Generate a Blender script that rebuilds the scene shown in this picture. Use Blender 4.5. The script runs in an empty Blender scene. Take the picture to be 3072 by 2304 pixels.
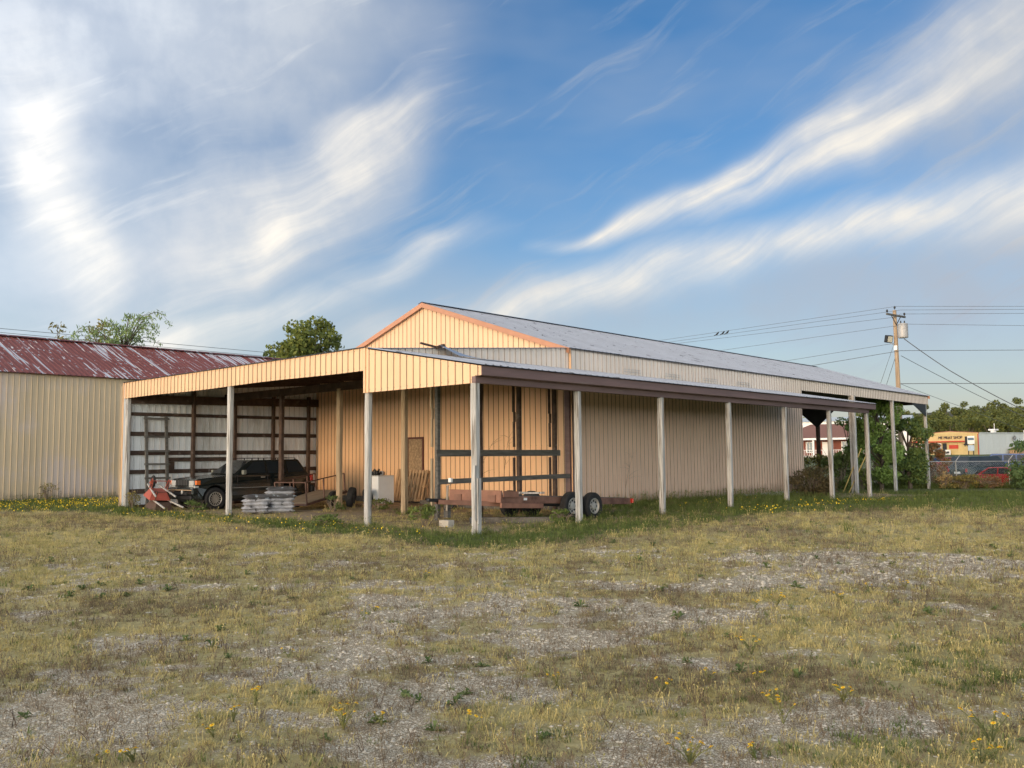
import bpy, bmesh, math, random
import numpy as np
from mathutils import Vector, Matrix
sc = bpy.context.scene
col = sc.collection
random.seed(7)
RN = np.random.default_rng(11)
V = Vector

# ------------------------------------------------------------------ camera
CAM = (16.765, -13.132, 1.623); F_PX = 2632.97; PITCH, ROLL, YAW = 0.0827, -0.0105, 0.7406
IW, IH = 3072, 2304
_cy, _sy = math.cos(YAW), math.sin(YAW)
FW = V((-_sy*math.cos(PITCH), _cy*math.cos(PITCH), math.sin(PITCH)))
_r = V((_cy, _sy, 0)); _u = _r.cross(FW)
RT = _r*math.cos(ROLL) + _u*math.sin(ROLL); UP = -_r*math.sin(ROLL) + _u*math.cos(ROLL)
cd = bpy.data.cameras.new('camera'); cam = bpy.data.objects.new('camera', cd); col.objects.link(cam)
cd.sensor_fit = 'HORIZONTAL'; cd.sensor_width = 36; cd.lens = 36*F_PX/IW; cd.clip_start = .05; cd.clip_end = 3000
cam.matrix_world = Matrix(((RT.x, UP.x, -FW.x, CAM[0]), (RT.y, UP.y, -FW.y, CAM[1]), (RT.z, UP.z, -FW.z, CAM[2]), (0, 0, 0, 1)))
sc.camera = cam

# ------------------------------------------------------------------ light
SUN_EL, SUN_AZ = math.radians(8), math.radians(-6)      # sun low behind the camera's left shoulder
sdir = V((-math.sin(SUN_AZ)*math.cos(SUN_EL), -math.cos(SUN_AZ)*math.cos(SUN_EL), math.sin(SUN_EL)))  # towards the sun
sl = bpy.data.lights.new('sun', 'SUN'); sun = bpy.data.objects.new('sun', sl); col.objects.link(sun)
sl.energy = 0.34; sl.angle = math.radians(18); sl.color = (1, .58, .26)
sun.rotation_euler = sdir.to_track_quat('Z', 'Y').to_euler(); sun.location = sdir*60
SKY_STRENGTH = .045
sc.view_settings.view_transform = 'Standard'; sc.view_settings.look = 'None'
sc.view_settings.exposure = 2.12; sc.view_settings.gamma = 1
sc.cycles.use_denoising = True
sc.cycles.max_bounces = 6; sc.cycles.transparent_max_bounces = 12

def azel(px, py):
    d = FW + RT*((px-IW/2)/F_PX) - UP*((py-IH/2)/F_PX); d.normalize()
    return math.degrees(math.atan2(d.x, d.y)), math.degrees(math.asin(d.z))
def ray(px, py): return FW + RT*((px-IW/2)/F_PX) - UP*((py-IH/2)/F_PX)
def on_z(px, py, z=0.):
    d = ray(px, py); t = (z-CAM[2])/d.z; return V(CAM)+d*t
def on_x(px, py, x):
    d = ray(px, py); return V(CAM)+d*((x-CAM[0])/d.x)
def on_y(px, py, y):
    d = ray(px, py); return V(CAM)+d*((y-CAM[1])/d.y)
def at_d(px, py, dep): return V(CAM)+ray(px, py)*dep

# ------------------------------------------------------------------ sky
w = bpy.data.worlds.new('World'); sc.world = w; w.use_nodes = True
nt = w.node_tree; nt.nodes.clear()
def N(t, kind, **kw):
    n = t.nodes.new(kind)
    for k, v in kw.items(): setattr(n, k, v)
    return n
def sock(t, dst, val):
    if hasattr(val, 'is_output') or hasattr(val, 'links'): t.links.new(val, dst)
    else: dst.default_value = val
def mth(t, op, a, b=None, c=None, clamp=False):
    n = N(t, 'ShaderNodeMath', operation=op); n.use_clamp = clamp
    sock(t, n.inputs[0], a)
    if b is not None: sock(t, n.inputs[1], b)
    if c is not None: sock(t, n.inputs[2], c)
    return n.outputs[0]
def vm(t, op, a, b=None, out=0):
    n = N(t, 'ShaderNodeVectorMath', operation=op); sock(t, n.inputs[0], a)
    if b is not None: sock(t, n.inputs['Scale' if op == 'SCALE' else 1], b)
    return n.outputs[out]
def mixc(t, f, a, b, blend='MIX'):
    n = N(t, 'ShaderNodeMix', data_type='RGBA', blend_type=blend)
    sock(t, n.inputs[0], f)
    for s, v in ((n.inputs[6], a), (n.inputs[7], b)):
        if isinstance(v, tuple) and len(v) == 3: v = v+(1,)
        sock(t, s, v)
    return n.outputs[2]
def noise(t, vec, scale, detail=4, rough=.55, out=0, dist=0):
    n = N(t, 'ShaderNodeTexNoise'); n.inputs['Scale'].default_value = scale; n.inputs['Detail'].default_value = detail
    n.inputs['Roughness'].default_value = rough; n.inputs['Distortion'].default_value = dist
    if vec is not None: t.links.new(vec, n.inputs['Vector'])
    return n.outputs[out]
def mrange(t, v, a, b, c=0., d=1., smooth=True):
    n = N(t, 'ShaderNodeMapRange'); n.interpolation_type = 'SMOOTHSTEP' if smooth else 'LINEAR'
    t.links.new(v, n.inputs[0])
    for i, x in enumerate((a, b, c, d)): sock(t, n.inputs[i+1], x)
    return n.outputs[0]
sky = N(nt, 'ShaderNodeTexSky', sky_type='NISHITA'); sky.sun_disc = False
sky.sun_elevation = SUN_EL; sky.sun_rotation = math.atan2(sdir.x, sdir.y)
sky.altitude = 200; sky.air_density = 1.0; sky.dust_density = .6; sky.ozone_density = 1.6
tc = N(nt, 'ShaderNodeTexCoord'); sp = N(nt, 'ShaderNodeSeparateXYZ'); nt.links.new(tc.outputs['Generated'], sp.inputs[0])
az = mth(nt, 'MULTIPLY', mth(nt, 'ARCTAN2', sp.outputs[0], sp.outputs[1]), 57.2958)
el = mth(nt, 'MULTIPLY', mth(nt, 'ARCSINE', sp.outputs[2]), 57.2958)
cb = N(nt, 'ShaderNodeCombineXYZ'); nt.links.new(az, cb.inputs[0]); nt.links.new(el, cb.inputs[1])
P0 = cb.outputs[0]
def noise2(vec, scale, detail, rough=.55, out=0):
    n = N(nt, 'ShaderNodeTexNoise', noise_dimensions='2D'); n.inputs['Scale'].default_value = scale; n.inputs['Detail'].default_value = detail
    n.inputs['Roughness'].default_value = rough; nt.links.new(vec, n.inputs['Vector']); return n.outputs[out]
wn = noise2(P0, .09, 2, .45, out=1)
Pw = vm(nt, 'ADD', P0, vm(nt, 'SCALE', vm(nt, 'SUBTRACT', wn, (.5, .5, .5)), 3.2))
sw_ = N(nt, 'ShaderNodeSeparateXYZ'); nt.links.new(Pw, sw_.inputs[0])
def band(pts, acc, along_el=False):
    """a cirrus band through anchors (photo x, photo y, width deg, strength), kept as curves over azimuth or elevation"""
    A = sorted([(azel(px, py)[::-1] if along_el else azel(px, py))+(wd, st) for px, py, wd, st in pts])
    xs_ = [q[0] for q in pts]; lo, hi = A[0][0]-(6 if along_el else 22 if min(xs_) < 0 else 4), A[-1][0]+(8 if along_el else 22 if max(xs_) > 2950 else 4)
    A = [(lo, A[0][1]+(A[0][1]-A[1][1])*.5, A[0][2], 0.)]+A+[(hi, A[-1][1]+(A[-1][1]-A[-2][1])*.5, A[-1][2], 0.)]
    clo = min(q[1] for q in A); chi = max(q[1] for q in A)+1e-3
    rc = N(nt, 'ShaderNodeRGBCurve'); mp_ = rc.mapping
    for ci in range(3):
        cu = mp_.curves[ci]; P = [((q[0]-lo)/(hi-lo), ((q[1]-clo)/(chi-clo), q[2]/10, q[3])[ci]) for q in A]
        cu.points[0].location = P[0]; cu.points[1].location = P[-1]
        for p_ in P[1:-1]: cu.points.new(*p_)
    mp_.update()
    a, o = (sw_.outputs[1], sw_.outputs[0]) if along_el else (sw_.outputs[0], sw_.outputs[1])
    x = mth(nt, 'DIVIDE', mth(nt, 'SUBTRACT', a, lo), hi-lo, clamp=True)
    cc = N(nt, 'ShaderNodeCombineColor')
    for k in range(3): nt.links.new(x, cc.inputs[k])
    nt.links.new(cc.outputs[0], rc.inputs['Color'])
    sr = N(nt, 'ShaderNodeSeparateColor'); nt.links.new(rc.outputs[0], sr.inputs[0])
    d = mth(nt, 'SUBTRACT', o, mth(nt, 'MULTIPLY_ADD', sr.outputs[0], chi-clo, clo))
    q = mth(nt, 'DIVIDE', d, mth(nt, 'MULTIPLY', sr.outputs[1], 10.))
    m = mth(nt, 'MULTIPLY', sr.outputs[2], mth(nt, 'POWER', 2.718, mth(nt, 'MULTIPLY', mth(nt, 'MULTIPLY', q, q), -1.)))
    return m if acc is None else mth(nt, 'MAXIMUM', acc, m)
br = None
for pts, ae in (([(60, 140, 2.6, .15), (100, 300, 1.9, .28), (115, 460, 1.9, .44), (170, 620, 2.2, .38), (290, 800, 2.2, .40), (310, 930, 1.4, .2)], True),
            ([(1280, 250, 2.2, .15), (1080, 370, 3.4, .50), (980, 520, 4.2, .62), (860, 640, 4.2, .66), (740, 770, 3.6, .55), (640, 880, 3.0, .25)], True),
            ([(1400, 700, .7, .25), (1290, 745, .8, .5), (1200, 800, 1.0, .65), (1100, 850, 1.0, .3)], False),
            ([(1740, 715, .45, .5), (1850, 675, .75, .95), (2050, 615, .85, 1.), (2230, 510, .9, 1.), (2440, 400, .9, 1.), (2640, 290, 1.5, .6), (3020, 60, 2.4, .5)], False),
            ([(2050, 655, .9, .3), (2300, 540, 1.2, .65), (2560, 430, 1.5, .8), (2780, 290, 1.4, .75), (3000, 130, 2.4, .5)], False),
            ([(1180, 1000, 1.2, .25), (1480, 950, 1.5, .55), (1800, 850, 1.4, .8), (2150, 770, 1.2, .85), (2600, 690, 1.3, .8), (3200, 600, 2.0, .8)], False),
            ([(480, 1050, 1.6, .40), (780, 960, 1.3, .45), (1000, 900, 1.0, .3)], False)):
    br = band(pts, br, ae)
vl = None
for pts, ae in (([(-600, -300, 12, .6), (100, 300, 9, .6), (300, 700, 9, .62), (300, 1000, 7, .55)], True), ([(-200, 100, 9, .7), (500, 60, 9, .95), (1000, 100, 7, .8), (1350, 30, 3, .15)], False),
            ([(320, 800, 5, .7), (700, 650, 6, .9), (1100, 500, 5, .75), (1350, 350, 3, .2)], False), ([(2500, 420, 2.5, .4), (2750, 350, 4, .8), (3300, 0, 9, .95)], False),
            ([(-300, 1150, 6, .5), (900, 1060, 4, .6), (2000, 930, 3, .6), (3200, 850, 5.5, .8)], False)):
    vl = band(pts, vl, ae)
mp = N(nt, 'ShaderNodeMapping', vector_type='TEXTURE'); nt.links.new(Pw, mp.inputs[0]); mp.inputs['Rotation'].default_value = (0, 0, math.radians(27)); mp.inputs['Scale'].default_value = (14., 1.5, 1)
fibn = noise2(mp.outputs[0], 1.0, 7, .60); fib = mrange(nt, fibn, .27, .73, .60, 1.18)
puff = mrange(nt, noise2(P0, .22, 5, .55), .3, .7, .75, 1.1)
bm_ = mth(nt, 'MULTIPLY', mth(nt, 'MULTIPLY', br, fib), puff, clamp=True)
gv_ = N(nt, 'ShaderNodeMapping'); nt.links.new(tc.outputs['Generated'], gv_.inputs[0]); gv_.inputs['Scale'].default_value = (1, 1, 3)
gen = mrange(nt, noise(nt, gv_.outputs[0], 2.2, 4, .55), .3, .75, .0, .34)          # thin veil of cirrus over the whole sky
vm_ = mth(nt, 'ADD', mth(nt, 'MULTIPLY', mth(nt, 'MULTIPLY', vl, puff), .75), gen, clamp=True)
vm_ = mth(nt, 'ADD', vm_, mrange(nt, fibn, .54, .80, 0., .28), clamp=True)
hz_ = mth(nt, 'MULTIPLY', mth(nt, 'POWER', 2.718, mth(nt, 'DIVIDE', mth(nt, 'MAXIMUM', el, 0.), -6.)), .95)
# low sun: the thin cirrus glows towards it and is dimmer and cooler opposite, boosted out of view to fill shaded walls and ground
cs = vm(nt, 'DOT_PRODUCT', tc.outputs['Generated'], tuple(sdir), out=1)
hc = mth(nt, 'MAXIMUM', mth(nt, 'MULTIPLY_ADD', cs, .5, .5), 0.)
glow = mth(nt, 'MULTIPLY_ADD', mth(nt, 'POWER', hc, 3.), 13., .5)
gcol = mixc(nt, hc, (1., 1., 1.), (1.0, .84, .60))
skc = vm(nt, 'SCALE', sky.outputs[0], SKY_STRENGTH)
hue = N(nt, 'ShaderNodeHueSaturation'); nt.links.new(skc, hue.inputs['Color']); hue.inputs['Saturation'].default_value = 1.45
def gl(c): return vm(nt, 'SCALE', vm(nt, 'MULTIPLY', c, gcol), glow)
c0 = mixc(nt, hz_, vm(nt, 'MULTIPLY', hue.outputs[0], (.92, .78, .92)), gl((.175, .215, .26)))
c1 = mixc(nt, vm_, c0, gl((.208, .234, .276)))
c2 = mixc(nt, bm_, c1, gl((.44, .42, .385)))
up = mrange(nt, sp.outputs[2], -.06, 0.01)
c3 = mixc(nt, up, (.20, .19, .16), c2)
bg = N(nt, 'ShaderNodeBackground'); nt.links.new(c3, bg.inputs[0]); bg.inputs[1].default_value = 1.0
w.cycles.sampling_method = 'MANUAL'; w.cycles.sample_map_resolution = 256
wo = N(nt, 'ShaderNodeOutputWorld'); nt.links.new(bg.outputs[0], wo.inputs[0])

# ------------------------------------------------------------------ helpers
class MB:
    def __init__(s): s.v = []; s.f = []; s.m = []; s.cur = 0
    def add(s, vs, fs, M=None):
        b = len(s.v)
        s.v += [tuple(M @ V(p)) if M is not None else tuple(p) for p in vs]
        s.f += [tuple(b+i for i in f) for f in fs]; s.m += [s.cur]*len(fs); return s
    def box(s, x0, y0, z0, x1, y1, z1, M=None):
        vs = [(x0,y0,z0),(x1,y0,z0),(x1,y1,z0),(x0,y1,z0),(x0,y0,z1),(x1,y0,z1),(x1,y1,z1),(x0,y1,z1)]
        return s.add(vs, [(0,3,2,1),(4,5,6,7),(0,1,5,4),(1,2,6,5),(2,3,7,6),(3,0,4,7)], M)
    def bar(s, p0, p1, w, h, up=(0,0,1)):
        p0, p1 = V(p0), V(p1); d = (p1-p0); L = d.length; d.normalize(); up = V(up)
        if abs(d.dot(up)) > .98: up = V((0,1,0))
        r = d.cross(up).normalized(); u = r.cross(d)
        M = Matrix(((r.x,d.x,u.x,p0.x),(r.y,d.y,u.y,p0.y),(r.z,d.z,u.z,p0.z),(0,0,0,1)))
        return s.box(-w/2, 0, -h/2, w/2, L, h/2, M)
    def tube(s, pts, r, n=6, cap=True):
        pts = [V(p) for p in pts]; rs = r if isinstance(r, (list, tuple)) else [r]*len(pts)
        vs = []; fs = []; ref = V((0,0,1))
        for i, p in enumerate(pts):
            d = (pts[min(i+1, len(pts)-1)]-pts[max(i-1, 0)]).normalized()
            if abs(d.dot(ref)) > .95: ref = V((1,0,0)) if abs(d.x) < .9 else V((0,1,0))
            a = d.cross(ref).normalized(); b = d.cross(a)
            for k in range(n):
                t = 2*math.pi*k/n; vs.append(tuple(p+a*(math.cos(t)*rs[i])+b*(math.sin(t)*rs[i])))
        for i in range(len(pts)-1):
            for k in range(n):
                fs.append((i*n+k, i*n+(k+1)%n, (i+1)*n+(k+1)%n, (i+1)*n+k))
        if cap: fs += [tuple(range(n)), tuple(reversed(range((len(pts)-1)*n, len(pts)*n)))]
        return s.add(vs, fs)
    def lathe(s, prof, n=24, M=None, closed=False):
        """prof: (radius, axial) about local x"""
        vs = []; fs = []; k = len(prof)
        for i in range(n):
            t = 2*math.pi*i/n
            vs += [(a, r*math.cos(t), r*math.sin(t)) for r, a in prof]
        for i in range(n):
            j = (i+1) % n
            for q in range(k if closed else k-1):
                q2 = (q+1) % k; fs.append((i*k+q, j*k+q, j*k+q2, i*k+q2))
        return s.add(vs, fs, M)
    def prism(s, poly, t0, t1, f):
        """polygon in 2-D extruded from t0 to t1; f(a,b,t)->xyz"""
        n = len(poly); vs = [f(a, b, t0) for a, b in poly]+[f(a, b, t1) for a, b in poly]
        return s.add(vs, [tuple(range(n)), tuple(reversed(range(n, 2*n)))]+[(i, i+n, (i+1) % n+n, (i+1) % n) for i in range(n)])
    def quad(s, *p): return s.add(p, [tuple(range(len(p)))])
    def mesh(s, name, mats, smooth=False):
        me = bpy.data.meshes.new(name); me.from_pydata(s.v, [], s.f)
        for m in (mats if isinstance(mats, (list, tuple)) else [mats]): me.materials.append(m)
        if max(s.m, default=0) > 0: me.polygons.foreach_set('material_index', s.m)
        bmx = bmesh.new(); bmx.from_mesh(me); bmesh.ops.recalc_face_normals(bmx, faces=bmx.faces); bmx.to_mesh(me); bmx.free()
        if smooth: me.polygons.foreach_set('use_smooth', [True]*len(me.polygons))
        return me
    def build(s, name, mats, parent=None, bev=0, smooth=False, loc=None):
        o = bpy.data.objects.new(name, s.mesh(name, mats, smooth)); col.objects.link(o)
        if parent is not None: o.parent = parent
        if loc is not None: o.location = loc
        if bev:
            b = o.modifiers.new('bevel', 'BEVEL'); b.width = bev; b.segments = 2; b.limit_method = 'ANGLE'; b.angle_limit = .6
        return o
def tag(o, label=None, cat=None, group=None, kind=None):
    if label: o['label'] = label
    if cat: o['category'] = cat
    if group: o['group'] = group
    if kind: o['kind'] = kind
    return o
def thing(name, label, cat, loc=(0,0,0), rz=0, group=None):
    o = bpy.data.objects.new(name, None); col.objects.link(o); o.empty_display_size = .1
    o.location = loc; o.rotation_euler = (0, 0, rz); return tag(o, label, cat, group)
def inst(name, me, parent, M=None):
    o = bpy.data.objects.new(name, me); col.objects.link(o); o.parent = parent
    if M is not None: o.matrix_local = M
    return o
def frame(o, a, b, c):
    """matrix with columns a b c and origin o"""
    return Matrix(((a[0],b[0],c[0],o[0]),(a[1],b[1],c[1],o[1]),(a[2],b[2],c[2],o[2]),(0,0,0,1)))
def copy_tree(o, parent=None):
    c = o.copy(); col.objects.link(c); c.parent = parent
    for ch in o.children: copy_tree(ch, c)
    return c

# ------------------------------------------------------------------ materials
def pmat(name, rgb, rough=.7, metal=0., var=.12, vscale=3., stretch=(1,1,1), dark=None, dthr=(.55,.75), dscale=2., dstretch=None,
         bump=.0, bscale=40., spec=.4, island=0., coat=0., splash=0.):
    m = bpy.data.materials.new(name); m.use_nodes = True; t = m.node_tree; p = t.nodes['Principled BSDF']
    tcn = N(t, 'ShaderNodeTexCoord'); geo = N(t, 'ShaderNodeNewGeometry'); oi = N(t, 'ShaderNodeObjectInfo')
    pos = geo.outputs['Position']
    def mapped(sv):
        mpn = N(t, 'ShaderNodeMapping'); t.links.new(pos, mpn.inputs[0]); mpn.inputs['Scale'].default_value = sv; return mpn.outputs[0]
    n1 = noise(t, mapped(stretch), vscale, 6, .6)
    f = mrange(t, n1, .3, .7, 1-var, 1+var, False)
    c = vm(t, 'SCALE', rgb, f)
    if island:
        f2 = mth(t, 'MULTIPLY_ADD', geo.outputs['Random Per Island'], 2*island, 1-island); c = vm(t, 'SCALE', c, f2)
    f3 = mth(t, 'MULTIPLY_ADD', oi.outputs['Random'], .10, .95); c = vm(t, 'SCALE', c, f3)
    if dark is not None:
        n2 = noise(t, mapped(dstretch or stretch), dscale, 6, .62)
        c = mixc(t, mrange(t, n2, dthr[0], dthr[1]), c, dark)
    if splash:                                   # dried mud thrown up along the foot of the sheet
        sz_ = N(t, 'ShaderNodeSeparateXYZ'); t.links.new(pos, sz_.inputs[0])
        hgt = mth(t, 'SUBTRACT', mth(t, 'MULTIPLY', noise(t, mapped((1,1,.6)), 3.5, 5, .65), .9), sz_.outputs[2])
        c = mixc(t, mth(t, 'MULTIPLY', mrange(t, hgt, -.05, .4), splash), c, (.30,.22,.15))
    sock(t, p.inputs['Base Color'], c)
    p.inputs['Roughness'].default_value = rough; p.inputs['Metallic'].default_value = metal
    p.inputs['Specular IOR Level'].default_value = spec
    if coat: p.inputs['Coat Weight'].default_value = coat; p.inputs['Coat Roughness'].default_value = .08
    if bump:
        bn = N(t, 'ShaderNodeBump'); bn.inputs['Strength'].default_value = bump; bn.inputs['Distance'].default_value = .01
        t.links.new(noise(t, mapped(stretch), bscale, 4, .6), bn.inputs['Height']); t.links.new(bn.outputs[0], p.inputs['Normal'])
    return m
def leafmat(name, rgb, var=.45, hue=(1.25, .95, .5), trans=.35, rough=.55):
    m = bpy.data.materials.new(name); m.use_nodes = True; t = m.node_tree; p = t.nodes['Principled BSDF']; out = t.nodes['Material Output']
    geo = N(t, 'ShaderNodeNewGeometry'); oi = N(t, 'ShaderNodeObjectInfo')
    n1 = noise(t, geo.outputs['Position'], 1.1, 3, .5)
    f = mth(t, 'ADD', mth(t, 'MULTIPLY', geo.outputs['Random Per Island'], .6), mth(t, 'MULTIPLY', mth(t, 'ADD', n1, oi.outputs['Random']), .3))
    c = vm(t, 'SCALE', rgb, mth(t, 'MULTIPLY_ADD', f, 2*var, 1-var*.9))
    c = mixc(t, mth(t, 'MULTIPLY', mth(t, 'MULTIPLY', geo.outputs['Random Per Island'], oi.outputs['Random']), .9), c, vm(t, 'MULTIPLY', c, hue))
    sock(t, p.inputs['Base Color'], c); p.inputs['Roughness'].default_value = rough; p.inputs['Specular IOR Level'].default_value = .25
    tr = N(t, 'ShaderNodeBsdfTranslucent'); sock(t, tr.inputs[0], c)
    mx = N(t, 'ShaderNodeMixShader'); mx.inputs[0].default_value = trans
    t.links.new(p.outputs[0], mx.inputs[1]); t.links.new(tr.outputs[0], mx.inputs[2]); t.links.new(mx.outputs[0], out.inputs[0])
    return m
def glassmat(name, rgb=(.02,.025,.03), rough=.05):
    m = bpy.data.materials.new(name); m.use_nodes = True; p = m.node_tree.nodes['Principled BSDF']
    p.inputs['Base Color'].default_value = rgb+(1,); p.inputs['Roughness'].default_value = rough; p.inputs['Specular IOR Level'].default_value = .7
    return m
SID = pmat('tan_siding', (.70,.455,.27), .45, var=.06, vscale=.9, stretch=(1,1,.25), dark=(.58,.385,.225), dthr=(.58,.8), dscale=1.3, dstretch=(2,2,.3), splash=.75)
SIDG = pmat('tan_siding_rib_shade', (.24,.165,.105), .7, var=.15, vscale=3)  # dark rib flanks: shading along the ribs put into the colour
SIDS = pmat('side_wall_siding', (.75,.545,.415), .45, var=.06, vscale=.9, stretch=(1,1,.25), dark=(.62,.45,.34), dthr=(.58,.8), dscale=1.3, dstretch=(2,2,.3), splash=.75)
SIDW = pmat('sun_faded_siding', (.82,.70,.59), .5, var=.06, vscale=.9, stretch=(1,1,.25))
SIDWG = pmat('sun_faded_rib_shade', (.30,.235,.19), .7, var=.15, vscale=3)  # same painted rib shading, for the pale upper siding
SHD = pmat('shed_siding', (.57,.445,.29), .5, var=.05, vscale=.7, dark=(.60,.49,.42), dthr=(.46,.62), dscale=.28, splash=.7)
SHDG = pmat('shed_siding_rib', (.46,.36,.235), .5, var=.08)
WHT = pmat('white_siding', (.84,.85,.86), .4, var=.08, vscale=1.2, stretch=(1,1,.3), dark=(.45,.43,.38), dthr=(.5,.8), dscale=1.5)
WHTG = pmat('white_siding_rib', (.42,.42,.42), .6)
GALV = pmat('galvanised_roof', (.38,.415,.475), .45, .35, var=.06, vscale=1.2, dark=(.15,.14,.14), dthr=(.72,.75), dscale=1.1, dstretch=(.5,6,.5))
GALVG = pmat('galvanised_rib', (.32,.35,.40), .5, .3, dark=(.05,.045,.045), dthr=(.62,.66), dscale=1.2, dstretch=(1.8,5,1.8))
BRN = pmat('brown_fascia', (.17,.11,.105), .6, var=.18, vscale=2.5, stretch=(1,.3,3), dark=(.19,.15,.14), dthr=(.6,.8), dscale=4)
RAKE = pmat('copper_rake_trim', (.44,.21,.12), .5, var=.08)
WOOD = pmat('weathered_post_wood', (.44,.43,.41), .85, var=.38, vscale=9, stretch=(3.2,3.2,.16), dark=(.17,.15,.13), dthr=(.50,.64), dscale=5, dstretch=(5,5,.16), bump=.6, bscale=60)
WOODW = pmat('warm_post_wood', (.38,.29,.19), .85, var=.28, vscale=9, stretch=(3,3,.16), dark=(.16,.11,.07), dthr=(.58,.68), dscale=6, dstretch=(4,4,.14), bump=.4, bscale=60)
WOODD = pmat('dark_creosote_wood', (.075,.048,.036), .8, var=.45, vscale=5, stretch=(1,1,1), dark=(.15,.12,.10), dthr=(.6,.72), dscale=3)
WOODG = pmat('grey_green_rail_wood', (.115,.11,.10), .85, var=.4, vscale=7, stretch=(2,.3,2), bump=.4, bscale=40)
PLANK = pmat('pallet_plank_wood', (.36,.24,.14), .8, var=.3, vscale=8, stretch=(2,2,.3), dark=(.19,.12,.07), dthr=(.55,.7), dscale=3)
OSB = pmat('chipboard', (.27,.19,.115), .85, var=.35, vscale=14, dark=(.12,.08,.05), dthr=(.55,.65), dscale=2.5, dstretch=(2,1,.4))
BLACK = pmat('black_rubber', (.018,.018,.019), .8, var=.25, vscale=8, dark=(.045,.042,.036), dthr=(.5,.75), dscale=6)
DKMET = pmat('dark_metal', (.03,.03,.032), .5, .4)
CONC = pmat('concrete', (.42,.39,.34), .9, var=.15, vscale=12, bump=.3, bscale=60)
RUST = pmat('rusty_steel', (.20,.105,.075), .75, .1, var=.25, vscale=5, dark=(.11,.055,.04), dthr=(.5,.7), dscale=3)
RUSTO = pmat('faded_red_steel', (.25,.125,.085), .7, .1, var=.2, vscale=4, dark=(.12,.06,.045), dthr=(.55,.75), dscale=2.5)
GREYM = pmat('galvanised_pipe', (.42,.43,.43), .45, .6)
WENAM = pmat('white_enamel', (.74,.75,.76), .3, var=.04)
WPAINT = pmat('white_paint', (.75,.74,.72), .5, var=.05)
# ------------------------------------------------------------------ corrugated siding
PITCHR = .2286
def rib_profile(n, rib=.019):
    pts = [(0, 0, 0)]
    for k in range(n):
        c = (k+.5)*PITCHR
        pts += [(c-.075, 0, 0), (c-.066, .004, 0), (c-.057, 0, 0), (c-.030, 0, 0), (c-.017, rib, 1), (c+.017, rib, 0), (c+.030, 0, 1), (c+.057, 0, 0), (c+.066, .004, 0), (c+.075, 0, 0)]  # on siding, the flanks' darker second material stands in for rib shading
    pts.append((n*PITCHR, 0, 0)); return pts           # (s, d, material of the face that ENDS here)
_pc = {}
def panel_mesh(n, t0, t1, mats, key=None):
    if key in _pc: return _pc[key]
    b = MB(); pr = rib_profile(n)
    for s, d, m in pr: b.v += [(s, d, t0(s)), (s, d, t1(s))]
    for i in range(len(pr)-1):
        b.f.append((2*i, 2*i+2, 2*i+3, 2*i+1)); b.m.append(pr[i+1][2])
    zlo, zhi = t0(n*PITCHR/2), t1(n*PITCHR/2); rows = [zlo+.07]+[zlo+.07+.85*q for q in range(1, int((zhi-zlo-.2)/.85)+1)]+[zhi-.06]
    if zhi-zlo < 6.4:
        for zr in rows:                                      # screw heads beside every rib
            for k in range(n):
                sx_ = (k+.5)*PITCHR+.045
                if t0(sx_) < zr < t1(sx_): b.add([(sx_-.007,.004,zr-.008),(sx_+.007,.004,zr-.008),(sx_+.007,.004,zr+.008),(sx_-.007,.004,zr+.008)], [(0,1,2,3)]); b.m[-1] = 1
    me = bpy.data.meshes.new('siding_panel'); me.from_pydata(b.v, [], b.f)
    for m in mats: me.materials.append(m)
    me.polygons.foreach_set('material_index', b.m)
    if key: _pc[key] = me
    return me
def siding(parent, mats, O, S, D, T, length, t0, t1, per=4, name='siding_panel'):
    """one sheet after another along S; t0/t1 constants or functions of distance along the wall"""
    O, S, D, T = V(O), V(S), V(D), V(T); s = 0.
    const = not callable(t0) and not callable(t1)
    while s < length-.05:
        n = min(per, max(1, int(round((length-s)/PITCHR))))
        lift = random.uniform(0, .003)
        if const: me = panel_mesh(n, lambda q: t0, lambda q: t1, mats, (mats[0].name, n, round(t0, 3), round(t1, 3)))
        else:
            f0 = t0 if callable(t0) else (lambda q, a=t0: a)
            f1 = t1 if callable(t1) else (lambda q, a=t1: a)
            me = panel_mesh(n, lambda q, s=s: f0(s+q), lambda q, s=s: f1(s+q), mats)
        inst(name, me, parent, frame(O+S*s+D*lift, S, D, T)); s += n*PITCHR
def post(name, parent, x, y, z0, z1, w, mat, lean=(0,0), d=None):
    b = MB(); d = d or w; k = 6; rnd = random.Random(int(x*97+y*31)); c = .18*w
    ring = [(-w/2+c,-d/2),(w/2-c,-d/2),(w/2,-d/2+c),(w/2,d/2-c),(w/2-c,d/2),(-w/2+c,d/2),(-w/2,d/2-c),(-w/2,-d/2+c)]
    for i in range(k+1):
        t = i/k; ox = lean[0]*t+rnd.uniform(-.006,.006); oy = lean[1]*t+rnd.uniform(-.006,.006); g = 1+rnd.uniform(-.05,.05)+(.04 if i == 0 else 0)
        b.v += [(x+ox+a*g, y+oy+e*g, z0+(z1-z0)*t) for a, e in ring]
    for i in range(k):
        for j in range(8): b.f.append((i*8+j, i*8+(j+1) % 8, (i+1)*8+(j+1) % 8, (i+1)*8+j)); b.m.append(0)
    b.f += [tuple(range(8)), tuple(range(k*8, k*8+8))]; b.m += [0, 0]
    return b.build(name, mat, parent)
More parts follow.
